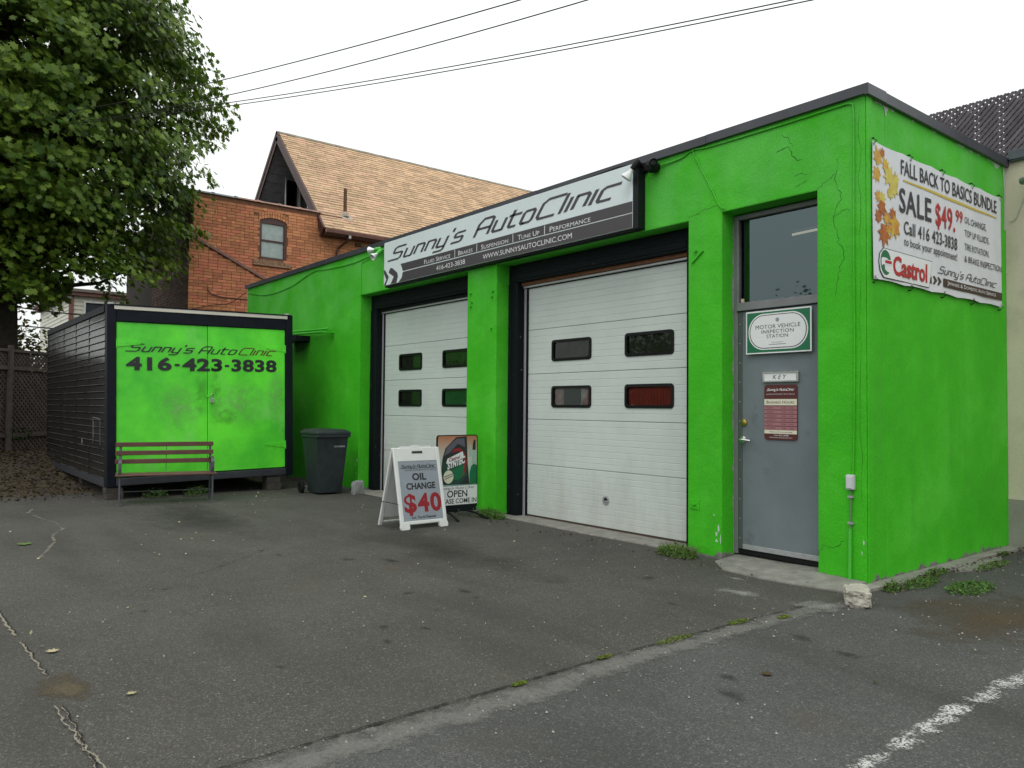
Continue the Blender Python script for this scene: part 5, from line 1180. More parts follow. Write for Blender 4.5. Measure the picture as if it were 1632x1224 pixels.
for y in (-.42, -.18):
    mb = MB(); mb.tube([(-5.289, y, .095), (-5.284, y, .095)], .006, 6); build('rivet', mb, M['galv'], PS)
for s in (-1, 1):
    mb = MB(); yc = -.44+s*.16
    mb.tube([(-5.31, yc, .08), (-5.15, yc+s*.03, .065), (-5.0, yc+s*.06, .03), (-4.93, yc+s*.07, .012)], .014, 8); mb.tube([(-5.31, yc, .08), (-5.47, yc+s*.03, .065), (-5.62, yc+s*.06, .03), (-5.69, yc+s*.07, .012)], .014, 8)
    build('leg', mb, M['rubber'], PS, smooth=True)

# =====================================================================  BRICK HOUSE WITH TAN GABLE ROOF
HO = thing('brick_house', 'orange brick house with steep tan shingled roof behind the garage', 'house', (-22, 6, 0))
HX = -19.0; PT = 7.40
BL, BH = .26, .086     # brick pitch
brick_me = None
BR = {'n': 0}
def brickwall(face, a0, a1, z0, z1, inside, m, cap, hole=None, stuffname='bricks', dark=False):
    """face: 'x' wall in plane x=face[1] (a=y) or 'y' wall in plane y (a=x)"""
    ax_, pos = face; rr = random.Random(int(abs(pos)*100)); cand = []
    r = 0; z = z0
    while z+BH <= z1:
        a = a0-(BL/2 if r % 2 else 0)
        while a < a1:
            l = BL*(.5 if rr.random() < .12 else 1); s, e = max(a, a0), min(a+l, a1)
            if ax_ == 'x' and pos == HX and WZ0-.02 < z+BH/2 < 6.95:
                if s < WY0-.01 < e: e = WY0-.01
                if s < WY1+.01 < e: s = WY1+.01
            if e-s > .05 and inside((s+e)/2, z+BH/2, s, e, z): cand.append((s, e, z))
            a += l
        z += BH; r += 1
    return cand
def brick_box(mb, ax_, pos, s, e, z, rr):
    d = rr.uniform(.0, .006)
    if ax_ == 'x': mb.box(pos-.03, pos+d, s+.006, e-.006, z+.006, z+BH-.006)
    else: mb.box(s+.006, e-.006, pos-d, pos+.03, z+.006, z+BH-.006)
WY0, WY1, WZ0, WZ1 = 2.0, 2.80, 5.76, 6.86
def archz(y): t = (y-2.4)/.42; return WZ1+.10*(1-min(1, t*t))
def in_main(a, z, s, e, zb):
    if WY0-.01 < a < WY1+.01 and WZ0-.14 < z < 6.96: return False
    if WY0-.10 < a < WY1+.10 and 6.96 <= z < archz(a)+.22: return False
    if 1.78 < a < 2.93 and 5.52 < z < 5.70: return False
    if a < 2.1 and z < 6.02-.47*(a+.03)-.04: return False      # behind the lean-to
    if z < 4.3: return False
    if a > 3.9 and z > 6.75: return False
    return True
def in_low(a, z, s, e, zb): return z < 6.17-.475*(a-.0)-.10 and z > 3.85
main = brickwall(('x', HX), .12, 6.2, 4.3, PT-.09, in_main, M['brick'], 0)
low = brickwall(('x', -18.85), -.02, 2.35, 3.85, 6.1, in_low, M['brick'], 0)
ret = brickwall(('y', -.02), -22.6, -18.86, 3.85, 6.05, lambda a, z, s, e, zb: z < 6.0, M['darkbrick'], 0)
rr = random.Random(3)
mb0 = MB(); mb0.box(0, .03, 0, BL-.012, 0, BH-.012); bme = bpy.data.meshes.new('brick'); bme.from_pydata([tuple(v) for v in mb0.v], [], mb0.f); bme.materials.append(M['brick'])
full = [(-18.85, c) for c in low if c[1]-c[0] > .255]+[(HX, c) for c in sorted(main, key=lambda c: abs(c[0]-1.6)+abs(c[2]-6)) if c[1]-c[0] > .255]
singles = full[:300]; sset = set((p, c) for p, c in singles); hinv = WM[HO.name].inverted()
for p, (s, e, z) in singles:
    o = bpy.data.objects.new('brick', bme); COL.objects.link(o); o.parent = HO; o.location = hinv @ Vector((p-.03+rr.uniform(0, .006), s+.006, z+.006))
mb = MB()
for p, L_ in ((HX, main), (-18.85, low)):
    for c in L_:
        if (p, c) not in sset: brick_box(mb, 'x', p, *c, rr)
# arch of upright bricks over the window
for i in range(11):
    y = 2.0+.8*i/10-.0; zc = archz(y)
    for k in range(2): mb.box(HX-.03, HX+.004, y-.034, y+.034, zc+.006+k*.105, zc+.10+k*.105)
build('bricks', mb, M['brick'], HO, kind='stuff', label='remaining orange bricks of the walls')
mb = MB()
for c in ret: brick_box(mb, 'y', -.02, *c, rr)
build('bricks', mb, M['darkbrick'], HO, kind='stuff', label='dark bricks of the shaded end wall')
mb = MB()      # backing walls (mortar) with window hole
mb.box(HX-.3, HX-.012, .12, WY0, 0, PT-.05); mb.box(HX-.3, HX-.012, WY1, 6.5, 0, 6.8); mb.box(HX-.3, HX-.012, WY0, WY1, 0, WZ0-.02); mb.box(HX-.3, HX-.012, WY0, WY1, 6.97, PT-.05); mb.box(HX-.3, HX-.012, WY1, 4.6, 6.8, PT-.05)
build('wall_core', mb, M['mortar'], HO)
mb = MB(); mb.prism([(-.02, 0), (2.4, 0), (2.4, 5.0), (-.02, 6.12)], SIDE(-18.862), -.13, 0); build('lean_to_wall', mb, M['mortar'], HO)
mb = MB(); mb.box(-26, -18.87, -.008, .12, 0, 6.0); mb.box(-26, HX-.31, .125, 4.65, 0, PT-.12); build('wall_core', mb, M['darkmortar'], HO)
mb = MB(); P = [(-.12, 6.22), (2.55, 4.95), (2.55, 4.86), (-.12, 6.12)]; mb.prism(P[::-1], SIDE(-18.86), -.12, .07); build('rake_board', mb, M['browneave'], HO, bevel=.008)
# parapet tiles
for i in range(6):
    y0 = .05+i*.64; mb = MB(); fr = Fr((HX-.12, y0, PT-.03), (0, 0, 1), (1, 0, 0)); fr2 = lambda a, b, c: Vector((HX-.12+a, y0+c, PT-.04+b))
    prof = [(.17*math.cos(R(t)), .075*math.sin(R(t))) for t in range(0, 181, 20)]
    k = len(mb.v)
    for yy in (0, .60):
        for a, b in prof: mb.v.append(fr2(a, b, yy))
    n_ = len(prof); mb.f += [(k+j, k+j+1, k+n_+j+1, k+n_+j) for j in range(n_-1)]+[tuple(k+j for j in range(n_)), tuple(k+n_+j for j in reversed(range(n_)))]
    for yy in (.575,):
        k = len(mb.v); 
        for q in (yy, yy+.065):
            for a, b in prof: mb.v.append(fr2(a*1.1, b*1.25, q))
        mb.f += [(k+j, k+j+1, k+n_+j+1, k+n_+j) for j in range(n_-1)]+[tuple(k+j for j in range(n_)), tuple(k+n_+j for j in reversed(range(n_)))]
    build('coping_tile', mb, M['terracotta'] if i > 1 else mat('grey_coping_tile', (.30, .31, .33), .7, var=.2, vs=4), HO, smooth=True)
# window
WI = bpy.data.objects.new('window', None); COL.objects.link(WI); WI.parent = HO; WM[WI.name] = WM[HO.name]; WI['label'] = 'sash window with brown frame in the brick wall'
mb = MB(); fx = HX-.045
mb.box(fx-.05, fx+.02, WY0-.0, WY0+.06, WZ0, 6.96); mb.box(fx-.05, fx+.02, WY1-.06, WY1, WZ0, 6.96); mb.box(fx-.05, fx+.019, WY0+.06, WY1-.06, WZ0-.02, WZ0+.04); mb.box(fx-.05, fx+.019, WY0+.06, WY1-.06, 6.79, 6.97); mb.box(fx-.04, fx+.01, WY0+.06, WY1-.06, 6.26, 6.31)
build('frame', mb, M['brownpaint'], WI, bevel=.004)
for za, zb in ((WZ0+.04, 6.26), (6.31, 6.79)):
    mb = MB(); mb.flat([(WY0+.06, za), (WY1-.06, za), (WY1-.06, zb), (WY0+.06, zb)], SIDE(fx-.02)); build('pane', mb, M_GLASS, WI)
mb = MB(); mb.flat([(WY0+.05, WZ0), (WY1-.05, WZ0), (WY1-.05, 6.85), (WY0+.05, 6.85)], SIDE(fx-.06)); build('curtain', mb, M['curtain'], WI)
mb = MB()
y = 1.80
while y < 2.9: mb.box(HX-.08, HX+.05, y, min(y+.18, 2.92), 5.585, 5.69); y += .187
mb.box(HX-.08, HX+.075, 1.79, 2.93, 5.52, 5.58); build('window_sill', mb, M['stonesill'], HO, bevel=.008)
# gable roof
EX, EZ, RX, RZ, GY, GE = -18.58, 6.84, -22.4, 10.80, 3.84, 19.0
sl_v = Vector((RX-EX, 0, RZ-EZ)); SL = sl_v.length; sv = sl_v.normalized(); nv = Vector((sv.z, 0, -sv.x)); 
FR_ = lambda a, b, c=0: Vector((EX, GY, EZ))+Vector((0, 1, 0))*a+sv*b+nv*c
mb = MB(); mb.box(.0, GE-GY, 0, SL, -.10, -.002, FR_); FL_ = lambda a, b, c=0: Vector((2*RX-FR_(a, b, c).x, FR_(a, b, c).y, FR_(a, b, c).z)); mb.box(.0, GE-GY, 0, SL, -.10, -.002, FL_)
build('roof_deck', mb, M['deck'], HO)
rr = random.Random(12); EXP = .142; courses = int(SL/EXP); sh = []
for i in range(courses+1):
    a = -rr.uniform(0, .3); b = i*EXP
    while a < GE-GY:
        w = rr.choice((.28, .34, .42, .30)); s, e = max(a, 0), min(a+w, GE-GY)
        if e-s > .04: sh.append((s, e, b, rr.uniform(0, .012)))
        a += w
near = sorted([q for q in sh if q[2] > .15], key=lambda q: q[0]+.4*abs(q[2]-3.0))[:300]; nset = set(near); rest = MB()
def shingle(mb, q):
    s, e, b, d = q; t0 = .006+d; b1 = min(b+EXP+.03, SL)
    V = [FR_(s+.007, b-d*.6, 0), FR_(e-.007, b-d*.6, 0), FR_(e-.005, b1, 0), FR_(s+.005, b1, 0), FR_(s+.005, b-d*.6, t0+.014), FR_(e-.005, b-d*.6, t0+.014), FR_(e-.005, b1, .003), FR_(s+.005, b1, .003)]
    mb.add(V, [(0, 3, 2, 1), (4, 5, 6, 7), (0, 1, 5, 4), (1, 2, 6, 5), (2, 3, 7, 6), (3, 0, 4, 7)])
for q in near:
    mb = MB(); shingle(mb, q); build('shingle', mb, M['shingle'], HO)
for q in sh:
    if q not in nset: shingle(rest, q)
build('shingles', rest, M['shingle'], HO, kind='stuff', label='remaining tan shingles of the roof slope')
mb = MB()
for i in range(50):
    a = i*.3; mb.box(a, a+.34, SL-.11, SL+.01, .012+.004*(i % 2), .028+.004*(i % 2), FR_)
build('ridge_cap', mb, mat('grey_ridge', (.26, .23, .19), .9, var=.15, vs=4, island=.1), HO)
# barge boards, soffit, gable wall
for F_, nm in ((FR_, 'r'), (FL_, 'l')):
    mb = MB(); mb.box(-.05, .0, -.02, SL+.02, -.26, .012, F_); mb.box(-.07, -.05, -.02, SL+.02, -.10, .02, F_); build('barge_board', mb, M['brownpaint'], HO)
    nb = 15
    for i in range(nb):
        mb = MB(); b0 = .1+i*(SL-.2)/nb; mb.box(.0, 1.25, b0+.008, b0+(SL-.2)/nb-.004, -.125, -.104, F_); build('soffit_board', mb, M['soffit'], HO)
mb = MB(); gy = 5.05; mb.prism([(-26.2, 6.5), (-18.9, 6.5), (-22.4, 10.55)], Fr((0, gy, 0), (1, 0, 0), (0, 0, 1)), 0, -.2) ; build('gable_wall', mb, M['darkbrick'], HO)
mb = MB(); mb.box(-26, HX-.02, gy+.05, 18.8, 3, 6.75); mb.box(HX-.2, HX-.015, 6.2, 18.8, 3, 6.78); build('wall_core', mb, M['mortar'], HO)
GW = bpy.data.objects.new('window', None); COL.objects.link(GW); GW.parent = HO; WM[GW.name] = WM[HO.name]; GW['label'] = 'open casement window in the gable'
mb = MB(); mb.box(-23.25, -21.75, gy-.03, gy-.001, 7.9, 9.55); build('opening', mb, M['dark'], GW)
mb = MB(); 
for (a, b, c, d) in ((-23.3, -23.2, 7.9, 9.6), (-21.8, -21.7, 7.9, 9.0), (-22.55, -22.45, 7.9, 9.6), (-23.3, -21.9, 9.55, 9.65)): mb.box(a, b, gy-.06, gy-.031, c, d)
build('frame', mb, M['white'], GW)
hinge = Vector((-23.3, gy-.06, 7.9)); dr = Vector((.35, -.94, 0)).normalized(); fo = Fr(hinge, dr, (0, 0, 1)); mb = MB()
mb.box(0, .05, 0, 1.6, 0, .04, fo); mb.box(.55, .60, 0, 1.6, 0, .04, fo); mb.box(.05, .55, 0, .05, 0, .04, fo); mb.box(.05, .55, 1.55, 1.6, 0, .04, fo); build('open_sash', mb, M['galv'], GW)
mb = MB(); mb.box(.05, .55, .05, 1.55, .018, .022, fo); build('pane', mb, M_GLASS, GW)
# gutter, fascia, downspout, vent pipe
mb = MB(); mb.box(EX-.02, EX+.02, GY, GE, EZ-.16, EZ-.03); build('fascia', mb, M['browneave'], HO)
mb = MB(); mb.prism([(.022, -.03), (.022, -.12), (.06, -.15), (.12, -.14), (.15, -.05), (.14, -.04), (.11, -.12), (.06, -.13), (.035, -.1)], Fr((EX, GY, EZ), (1, 0, 0), (0, 0, 1)), 0, -(GE-GY)); build('gutter', mb, M['browneave'], HO)
mb = MB(); mb.box(HX+.0, EX-.02, GY, GE, EZ-.19, EZ-.16); build('eave_soffit', mb, M['brownpaint'], HO)
mb = MB(); mb.tube([(EX+.06, 4.62, EZ-.14), (EX+.06, 4.62, EZ-.25), (HX+.06, 4.45, EZ-.50), (HX+.05, 4.40, EZ-.70), (HX+.05, 4.40, 4.5)], .035, 8); build('downspout', mb, M['brownpaint'], HO, smooth=True)
mb = MB(); mb.tube([(EX+.06, 4.62, EZ-.13), (EX+.06, 4.62, EZ-.24)], .05, 8); build('outlet', mb, M['galv'], HO)
vp = Vector((-19.16, 4.77, 7.44)); mb = MB(); mb.tube([vp, vp+Vector((0, 0, .88))], .055, 10); build('vent_pipe', mb, M['galvrust'], HO, smooth=True)
mb = MB(); 
k = ((vp-Vector((EX, GY, EZ))).dot(Vector((0, 1, 0))), (vp-Vector((EX, GY, EZ))).dot(sv)); mb.box(k[0]-.16, k[0]+.22, k[1]-.20, k[1]+.10, .02, .026, FR_); mb.tube([vp-Vector((0, 0, .02)), vp+Vector((0, 0, .14))], [.13, .06], 10); build('pipe_flashing', mb, mat('tarred_flashing', (.38, .33, .27), .8, var=.4, vs=9), HO)
mb = MB(); mb.tube([(-18.82, .50, 4.72), (-18.82, .50, 4.62), (-18.82, .62, 4.52), (-18.82, .9, 4.47), (-18.82, 2.1, 4.47)], .014, 6); build('wall_pipe', mb, M['brownpaint'], HO, smooth=True)
cable('wall_cable', 'thin cable slanting across the lower brick wall to the garage', [(-18.8, -.1, 4.02), (-18.8, .6, 4.22), (-18.6, 1.0, 4.28), (-18.3, 1.2, 4.45), (-16.4, .6, 4.25), (-14.45, .0, 4.02)], .010, M['cable'])
# green bit between: nothing

# =====================================================================  WHITE SIDED HOUSE
WH = thing('sided_house', 'cream sided house with brown trim seen over the black container', 'house', (-28, 1, 0))
XW = -32
mb = MB(); mb.box(-40, XW-.03, -.72, 5.4, 0, 5.87); build('wall_core', mb, M['siding'], WH)
z = 3.0
while z < 5.75:
    for (a, b) in ([(-.63, 5.4)] if not (4.40 < z+.08 < 5.63) else [(-.63, -.27), (1.47, 5.4)]):
        mb = MB(); fr = Fr((0, a, 0), (1, 0, 0), (0, 0, 1)); mb.prism([(XW, z), (XW-.022, z+.16), (XW-.03, z+.16), (XW-.03, z)], fr, 0, -(b-a)); build('siding_board', mb, M['siding'], WH)
    mb = MB(); mb.prism([(-.75, z), (-.728, z+.16), (-.715, z+.16), (-.715, z)][::-1], Fr((XW-.12, 0, 0), (0, 1, 0), (0, 0, 1)), 0, -7); build('siding_board', mb, M['siding'], WH)
    z += .16
mb = MB(); mb.box(XW-.12, XW+.03, -.79, -.63, 0, 5.78); build('corner_board', mb, M['browneave'], WH)
mb = MB(); mb.box(-40, XW+.15, -.98, 5.5, 5.79, 5.93); build('fascia', mb, M['browneave'], WH)
mb = MB(); mb.box(-40.1, XW+.22, -1.05, 5.55, 5.932, 6.05); build('roof', mb, mat('grey_brown_roof', (.20, .16, .14), .9, var=.2, vs=3), WH)
WW = bpy.data.objects.new('window', None); COL.objects.link(WW); WW.parent = WH; WM[WW.name] = WM[WH.name]
for a, b, c, d in ((-.27, -.20, 4.4, 5.61), (1.40, 1.47, 4.4, 5.61), (.55, .62, 4.4, 5.54), (-.20, 1.40, 5.54, 5.61), (-.20, 1.40, 4.4, 4.47)):
    mb = MB(); mb.box(XW-.03, XW+.03, a, b, c, d); build('frame', mb, M['white'], WW)
for a, b in ((-.20, .55), (.62, 1.40)):
    mb = MB(); mb.flat([(a, 4.47), (b, 4.47), (b, 5.54), (a, 5.54)], SIDE(XW-.02)); build('pane', mb, mat('dark_blue_pane', (.05, .06, .075), .1), WW)

# =====================================================================  LATTICE FENCE
FE = thing('lattice_fence', 'tall dark wooden lattice fence left of the black container', 'fence', (-17.5, -3.4, .4))
fd = Vector((.68, -.73, 0)).normalized(); _FF = Fr((-17.5, -3.4, 0), fd, (0, 0, 1)); FF = lambda a, b, c=0: _FF(a, b, -c)     # a along towards camera-left; normal = fd x z
s0, s1 = -3.2, 3.3
mb = MB(); mb.box(s0, s1, 2.56, 2.62, -.03, .05, FF); build('top_rail', mb, M['fence'], FE, bevel=.004)
mb = MB(); mb.box(s0, s1, 2.17, 2.25, .0, .05, FF); build('middle_rail', mb, M['fence'], FE, bevel=.004)
mb = MB(); mb.box(s0, s1, .72, .80, .0, .05, FF); build('bottom_rail', mb, M['fence'], FE, bevel=.004)
for a in (-1.2, 1.27, 3.1):
    mb = MB(); mb.box(a-.05, a+.05, .1, 2.70, .012, .09, FF); build('post', mb, M['fence'], FE, bevel=.006)
mb = MB()
def lat(z0, z1, c, pitch, w):
    L_ = z1-z0; k = s0-L_
    while k < s1+L_:
        for sg in (1, -1):
            if sg > 0: a0_, a1_ = max(k, s0), min(k+L_, s1); za, zb = z0+(a0_-k), z0+(a1_-k)
            else: a0_, a1_ = max(k, s0), min(k+L_, s1); za, zb = z1-(a0_-k), z1-(a1_-k)
            if a1_-a0_ > .05: mb.bar(FF(a0_, za, c+(.004 if sg > 0 else -.004)), FF(a1_, zb, c+(.004 if sg > 0 else -.004)), .006, w, (0, 0, 1))
        k += pitch
lat(2.25, 2.56, -.005, .105, .042); lat(.35, 2.17, -.005, .12, .045)
build('lattice', mb, M['fence'], FE, kind='stuff')
nbd = 22
for i in range(nbd):       # dark boards added for the darkness behind the lattice
    a = s0+i*(s1-s0)/nbd; mb = MB(); mb.box(a+.003, a+(s1-s0)/nbd-.003, .2, 2.165 if not (-.15 < a < .65) else 2.165, -.05, -.03, FF)
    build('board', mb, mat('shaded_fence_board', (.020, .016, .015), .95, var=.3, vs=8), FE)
for i in range(nbd):  # upper boards, the same painted darkness with a gap left open
    a = s0+i*(s1-s0)/nbd
    if a < -.05 or a > .62:
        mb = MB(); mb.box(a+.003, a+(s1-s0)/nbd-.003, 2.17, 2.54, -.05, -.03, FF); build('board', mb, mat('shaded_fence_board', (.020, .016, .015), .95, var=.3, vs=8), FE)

# =====================================================================  TREES
def leaf_template(seg=1):
    P = maple2d(1.0); V = [(0, -.05, 0)]+[(x, y, -.12*abs(x)-.05*y*y) for x, y in P]
    return np.array(V), [(0, i+1, (i+1) % len(P)+1) for i in range(len(P))]
LV, LF = leaf_template(); LFA = np.array(LF)
SV = np.array([(0, -.5, 0), (.28, -.1, -.06), (.2, .3, -.03), (0, .5, 0), (-.2, .3, -.03), (-.28, -.1, -.06)]); SFA = np.array([(0, 1, 5), (1, 2, 4), (1, 4, 5), (2, 3, 4)])
def leaves_mesh(name, pos, nrm, size, m, V=LV, Fa=LFA, spin=None):
    n = len(pos); nrm = nrm/np.linalg.norm(nrm, axis=1)[:, None]
    t = RNG.normal(size=(n, 3)) if spin is None else spin+RNG.normal(size=(n, 3))*.35
    a = np.cross(nrm, t); a /= np.linalg.norm(a, axis=1)[:, None]+1e-9; b = np.cross(nrm, a)
    W_ = pos[:, None, :]+size[:, None, None]*(V[None, :, 0, None]*a[:, None, :]-V[None, :, 1, None]*b[:, None, :]+V[None, :, 2, None]*nrm[:, None, :])
    k = len(V); verts = W_.reshape(-1, 3); faces = (Fa[None]+(np.arange(n)*k)[:, None, None]).reshape(-1, 3)
    me = bpy.data.meshes.new(name); me.vertices.add(len(verts)); me.vertices.foreach_set('co', verts.ravel().astype('f'))
    nf = len(faces); me.loops.add(nf*3); me.loops.foreach_set('vertex_index', faces.ravel().astype('i')); me.polygons.add(nf)
    me.polygons.foreach_set('loop_start', (np.arange(nf)*3).astype('i')); me.polygons.foreach_set('loop_total', np.full(nf, 3, 'i'))
    me.update(calc_edges=True); me.materials.append(m); return me
TC = np.array([-18.9, -4.95, 9.1]); TR_ = np.array([4.6, 5.35, 6.3])
TE = thing('maple_tree', 'large dark green maple overhanging the black container', 'tree', (-18.9, -4.42, .45))
cam_np = np.array([3.204, -6.34, 1.45])
# clumps: layered shelves of leaves
cl = []
def shelf(n, f0, f1):
    u = RNG.normal(size=(n, 3)); u /= np.linalg.norm(u, axis=1)[:, None]
    f = RNG.uniform(f0, f1, n); lob = 1+.09*np.sin(u[:, 0]*7+u[:, 2]*9)+.08*np.sin(u[:, 1]*11+u[:, 2]*5+1)+.04*np.sin(u[:, 2]*23+u[:, 1]*9)
    return TC+u*TR_*(f*lob)[:, None], u
c1, u1 = shelf(1250, .80, 1.0); c2, u2 = shelf(480, .4, .83)
cs = np.vstack([c1, c2]); us = np.vstack([u1, u2]); keep = cs[:, 2] > 3.55+.22*np.abs(cs[:, 1]+4.3); cs, us = cs[keep], us[keep]
extra = [(-17.5, -2.9, 3.75), (-17.2, -3.2, 3.45), (-17.4, -3.6, 3.9), (-17.6, -2.2, 4.15), (-17.5, -1.7, 4.0), (-17.2, -1.3, 4.1), (-17.5, -1.3, 3.85), (-17.5, -.8, 4.6), (-17.3, -.4, 5.2), (-17.6, -.35, 5.9), (-17.5, -.1, 6.6), (-17.5, .0, 7.3), (-17.5, .35, 9.2), (-17.5, .4, 9.9), (-16.5, -3.9, 4.0), (-16.6, -4.3, 4.1), (-17.0, -4.0, 3.7), (-16.5, -2.6, 4.5), (-16.5, -1.9, 4.6), (-17.3, -1.9, 4.9), (-16.4, -3.3, 4.6)]
cs = np.vstack([cs, np.array(extra)]); us = np.vstack([us, (np.array(extra)-TC)/TR_])
def trim(P, margin):
    """outline of the crown measured in the upright plane x=-17.5: lower edge by y, right-hand edge by z"""
    t = (-17.5-cam_np[0])/(P[:, 0]-cam_np[0]); Y = cam_np[1]+(P[:, 1]-cam_np[1])*t; Z = cam_np[2]+(P[:, 2]-cam_np[2])*t
    lo = np.interp(Y, [-6, -4.4, -4.0, -3.6, -3.4, -3.2, -3.08, -3.0, -2.6, -2.5, -2.35, -2.25, -2.05, -1.9, -1.3, -1.0, -.6, -.2], [3.6, 3.55, 3.6, 3.5, 3.4, 3.7, 3.9, 4.5, 4.5, 4.15, 4.1, 3.8, 3.8, 4.0, 3.95, 4.3, 4.7, 5.3])
    hi = np.interp(Z, [3.5, 4.0, 4.5, 5.0, 5.5, 5.9, 6.4, 6.8, 7.2, 7.7, 8.1, 8.6, 9.1, 9.7, 10.2, 10.8, 11.5, 12.3, 14], [-1.1, -.95, -.6, -.35, -.05, .1, .0, .15, .3, -.02, .15, .55, .85, .6, .5, -.05, -.35, -.6, -1.5])
    return (Z > lo+margin) & (Y < hi-margin)
k_ = trim(cs, RNG.uniform(.12, .42, len(cs))); cs, us = cs[k_], us[k_]
pos = []; nr = []; sp_ = []
for c, u in zip(cs, us):
    n = int(RNG.integers(48, 84)); q = RNG.normal(size=(n, 3))*np.array([.33, .33, .13]); out_ = np.array([u[0], u[1], 0]); q[:, 2] -= .32*(q @ (out_/(np.linalg.norm(out_)+.01)))
    pos.append(c+q); nrm = np.tile(np.array([u[0]*.9, u[1]*.9, .55]), (n, 1))+RNG.normal(size=(n, 3))*.38; nr.append(nrm); sp_.append(np.tile(out_+np.array([0, 0, -.6]), (n, 1)))
pos = np.vstack(pos); nr = np.vstack(nr); sz = RNG.uniform(.12, .205, len(pos))
ok = ~((pos[:, 0] > -16.6) & (pos[:, 2] < 3.3)) & trim(pos, RNG.uniform(-.25, .02, len(pos))); pos, nr, sz = pos[ok], nr[ok], sz[ok]
crown = bpy.data.objects.new('crown', leaves_mesh('crown', pos-np.array([-18.9, -4.42, .45]), nr, sz, M_LEAF)); COL.objects.link(crown); crown.parent = TE; crown['kind'] = 'stuff'; WM[crown.name] = WM[TE.name]
print('leaves', len(pos))
# single leaves on the camera side
lme = leaves_mesh('leaf', np.zeros((1, 3)), np.array([[0., 0, 1]]), np.array([1.0]), M_LEAF, spin=np.array([[1., 0, 0]]))
dv = (cs-cam_np); dist = np.linalg.norm(dv, axis=1); order = np.argsort(dist)
right = np.array([RV.x, RV.y, RV.z]); upv = np.array([UV.x, UV.y, UV.z]); axv = np.array([AX.x, AX.y, AX.z])
cnt = 0
for ci in order:
    px = 816+1241.6*(dv[ci] @ right)/(dv[ci] @ axv); py = 612-1241.6*(dv[ci] @ upv)/(dv[ci] @ axv)
    if not (0 < px < 350 and 0 < py < 480): continue
    for _ in range(4):
        if cnt >= 300: break
        p_ = cs[ci]+RNG.normal(size=3)*np.array([.3, .3, .12])-dv[ci]/dist[ci]*.35
        o = bpy.data.objects.new('leaf', lme); COL.objects.link(o); o.parent = crown; o.location = tuple(p_-np.array([-18.9, -4.42, .45])); s = RNG.uniform(.12, .19); o.scale = (s, s, s)
        o.rotation_euler = (RNG.uniform(-.7, .7), RNG.uniform(.1, .9), RNG.uniform(0, 6.28)); cnt += 1
def trunk_and_limbs(base, top, r0, r1, cl_, n, par):
    mb = MB(); base = Vector(base); top = Vector(top); path = []; rad = []
    for i in range(9):
        t = i/8; path.append(base.lerp(top, t)+Vector((.12*math.sin(t*5), .10*math.sin(t*4+1), 0))); rad.append(r0*(1-t)**.8*.9+r1+(.18*r0/.45 if i == 0 else 0))
    mb.tube(path, rad, 14); build('trunk', mb, M['bark'], par, smooth=True)
    mb = MB(); rr_ = random.Random(2)
    for c in cl_[:n]:
        c = Vector(c); t = min(.95, max(.28, (c.z-base.z)/(top.z-base.z)*.62)); s = base.lerp(top, t); mid = s.lerp(c, .5)+Vector((rr_.uniform(-.3, .3), rr_.uniform(-.3, .3), -.25+rr_.uniform(-.1, .3)))
        d = (c-s).length; P = [s, s.lerp(mid, .5)+Vector((0, 0, .1)), mid, mid.lerp(c, .6), c]; mb.tube(P, [.10*(1-t)+.05, .07, .045, .028, .012], 6)
    build('limbs', mb, M['bark'], par, smooth=True)
idx = RNG.permutation(len(cs)); trunk_and_limbs((-18.9, -4.42, .3), (-18.8, -4.5, 13.2), .50, .04, [tuple(cs[i]) for i in idx], 150, TE)

def shrub(name, label, cat, c, r, n, m, size, flat=1.0, tmpl=(SV, SFA), cl=14, mesh=None):
    t = thing(name, label, cat, (c[0], c[1], c[2]-r[2])); P = []; Nn = []
    cc = RNG.normal(size=(cl, 3)); cc /= np.linalg.norm(cc, axis=1)[:, None]; cc = cc*RNG.uniform(.3, .8, (cl, 1))
    for q in cc:
        k = n//cl; P.append((q+RNG.normal(size=(k, 3))*.24)*np.array(r)); Nn.append(np.tile(q, (k, 1))+RNG.normal(size=(k, 3))*.7+np.array([0, 0, .3]))
    P = np.vstack(P); Nn = np.vstack(Nn); me = leaves_mesh('foliage', P+np.array([0, 0, r[2]]), Nn, RNG.uniform(size*.7, size*1.3, len(P)), m, *tmpl)
    o = bpy.data.objects.new('foliage', me); COL.objects.link(o); o.parent = t; o['kind'] = 'stuff'
    mb = MB(); rr_ = random.Random(1)
    for i in range(6):
        mb.tube([(0, 0, 0), (r[0]*rr_.uniform(-.3, .3), r[1]*rr_.uniform(-.3, .3), r[2]), (r[0]*rr_.uniform(-.7, .7), r[1]*rr_.uniform(-.7, .7), r[2]*1.5)], [.04, .025, .01], 6)
    build('stems', mb, M['bark'], t, local=True); return t
shrub('tall_shrub', 'yellow green shrub with autumn tints between trunk and container', 'shrub', (-22, -3.6, 2.5), (1.2, 1.4, 1.35), 2600, M_BUSH, .12)
shrub('tall_shrub', 'dark shrub low behind the lattice fence at the left edge', 'shrub', (-19.5, -5.8, 1.7), (1.0, 1.3, 1.3), 2200, M_FAR, .13)
shrub('tall_shrub', 'small dark shrub against the foot of the fence by the container', 'shrub', (-16.9, -4.3, .75), (.35, .5, .32), 500, M_FAR, .07)
# trees across the road, mirrored in the window over the grey door
for i, (x, y, z, r) in enumerate([(-16, -27, 3.5, 3.3), (-9.5, -29, 3.5, 3.2), (-24, -25, 3.7, 3.6)]):
    shrub('street_tree', ['round leafy tree mirrored in the window glass, middle', 'round leafy tree mirrored in the window glass, right', 'round leafy tree mirrored in the window glass, left'][i], 'tree', (x, y, z), (r, r, z*.98), 9000, M_FAR, .24, cl=40)

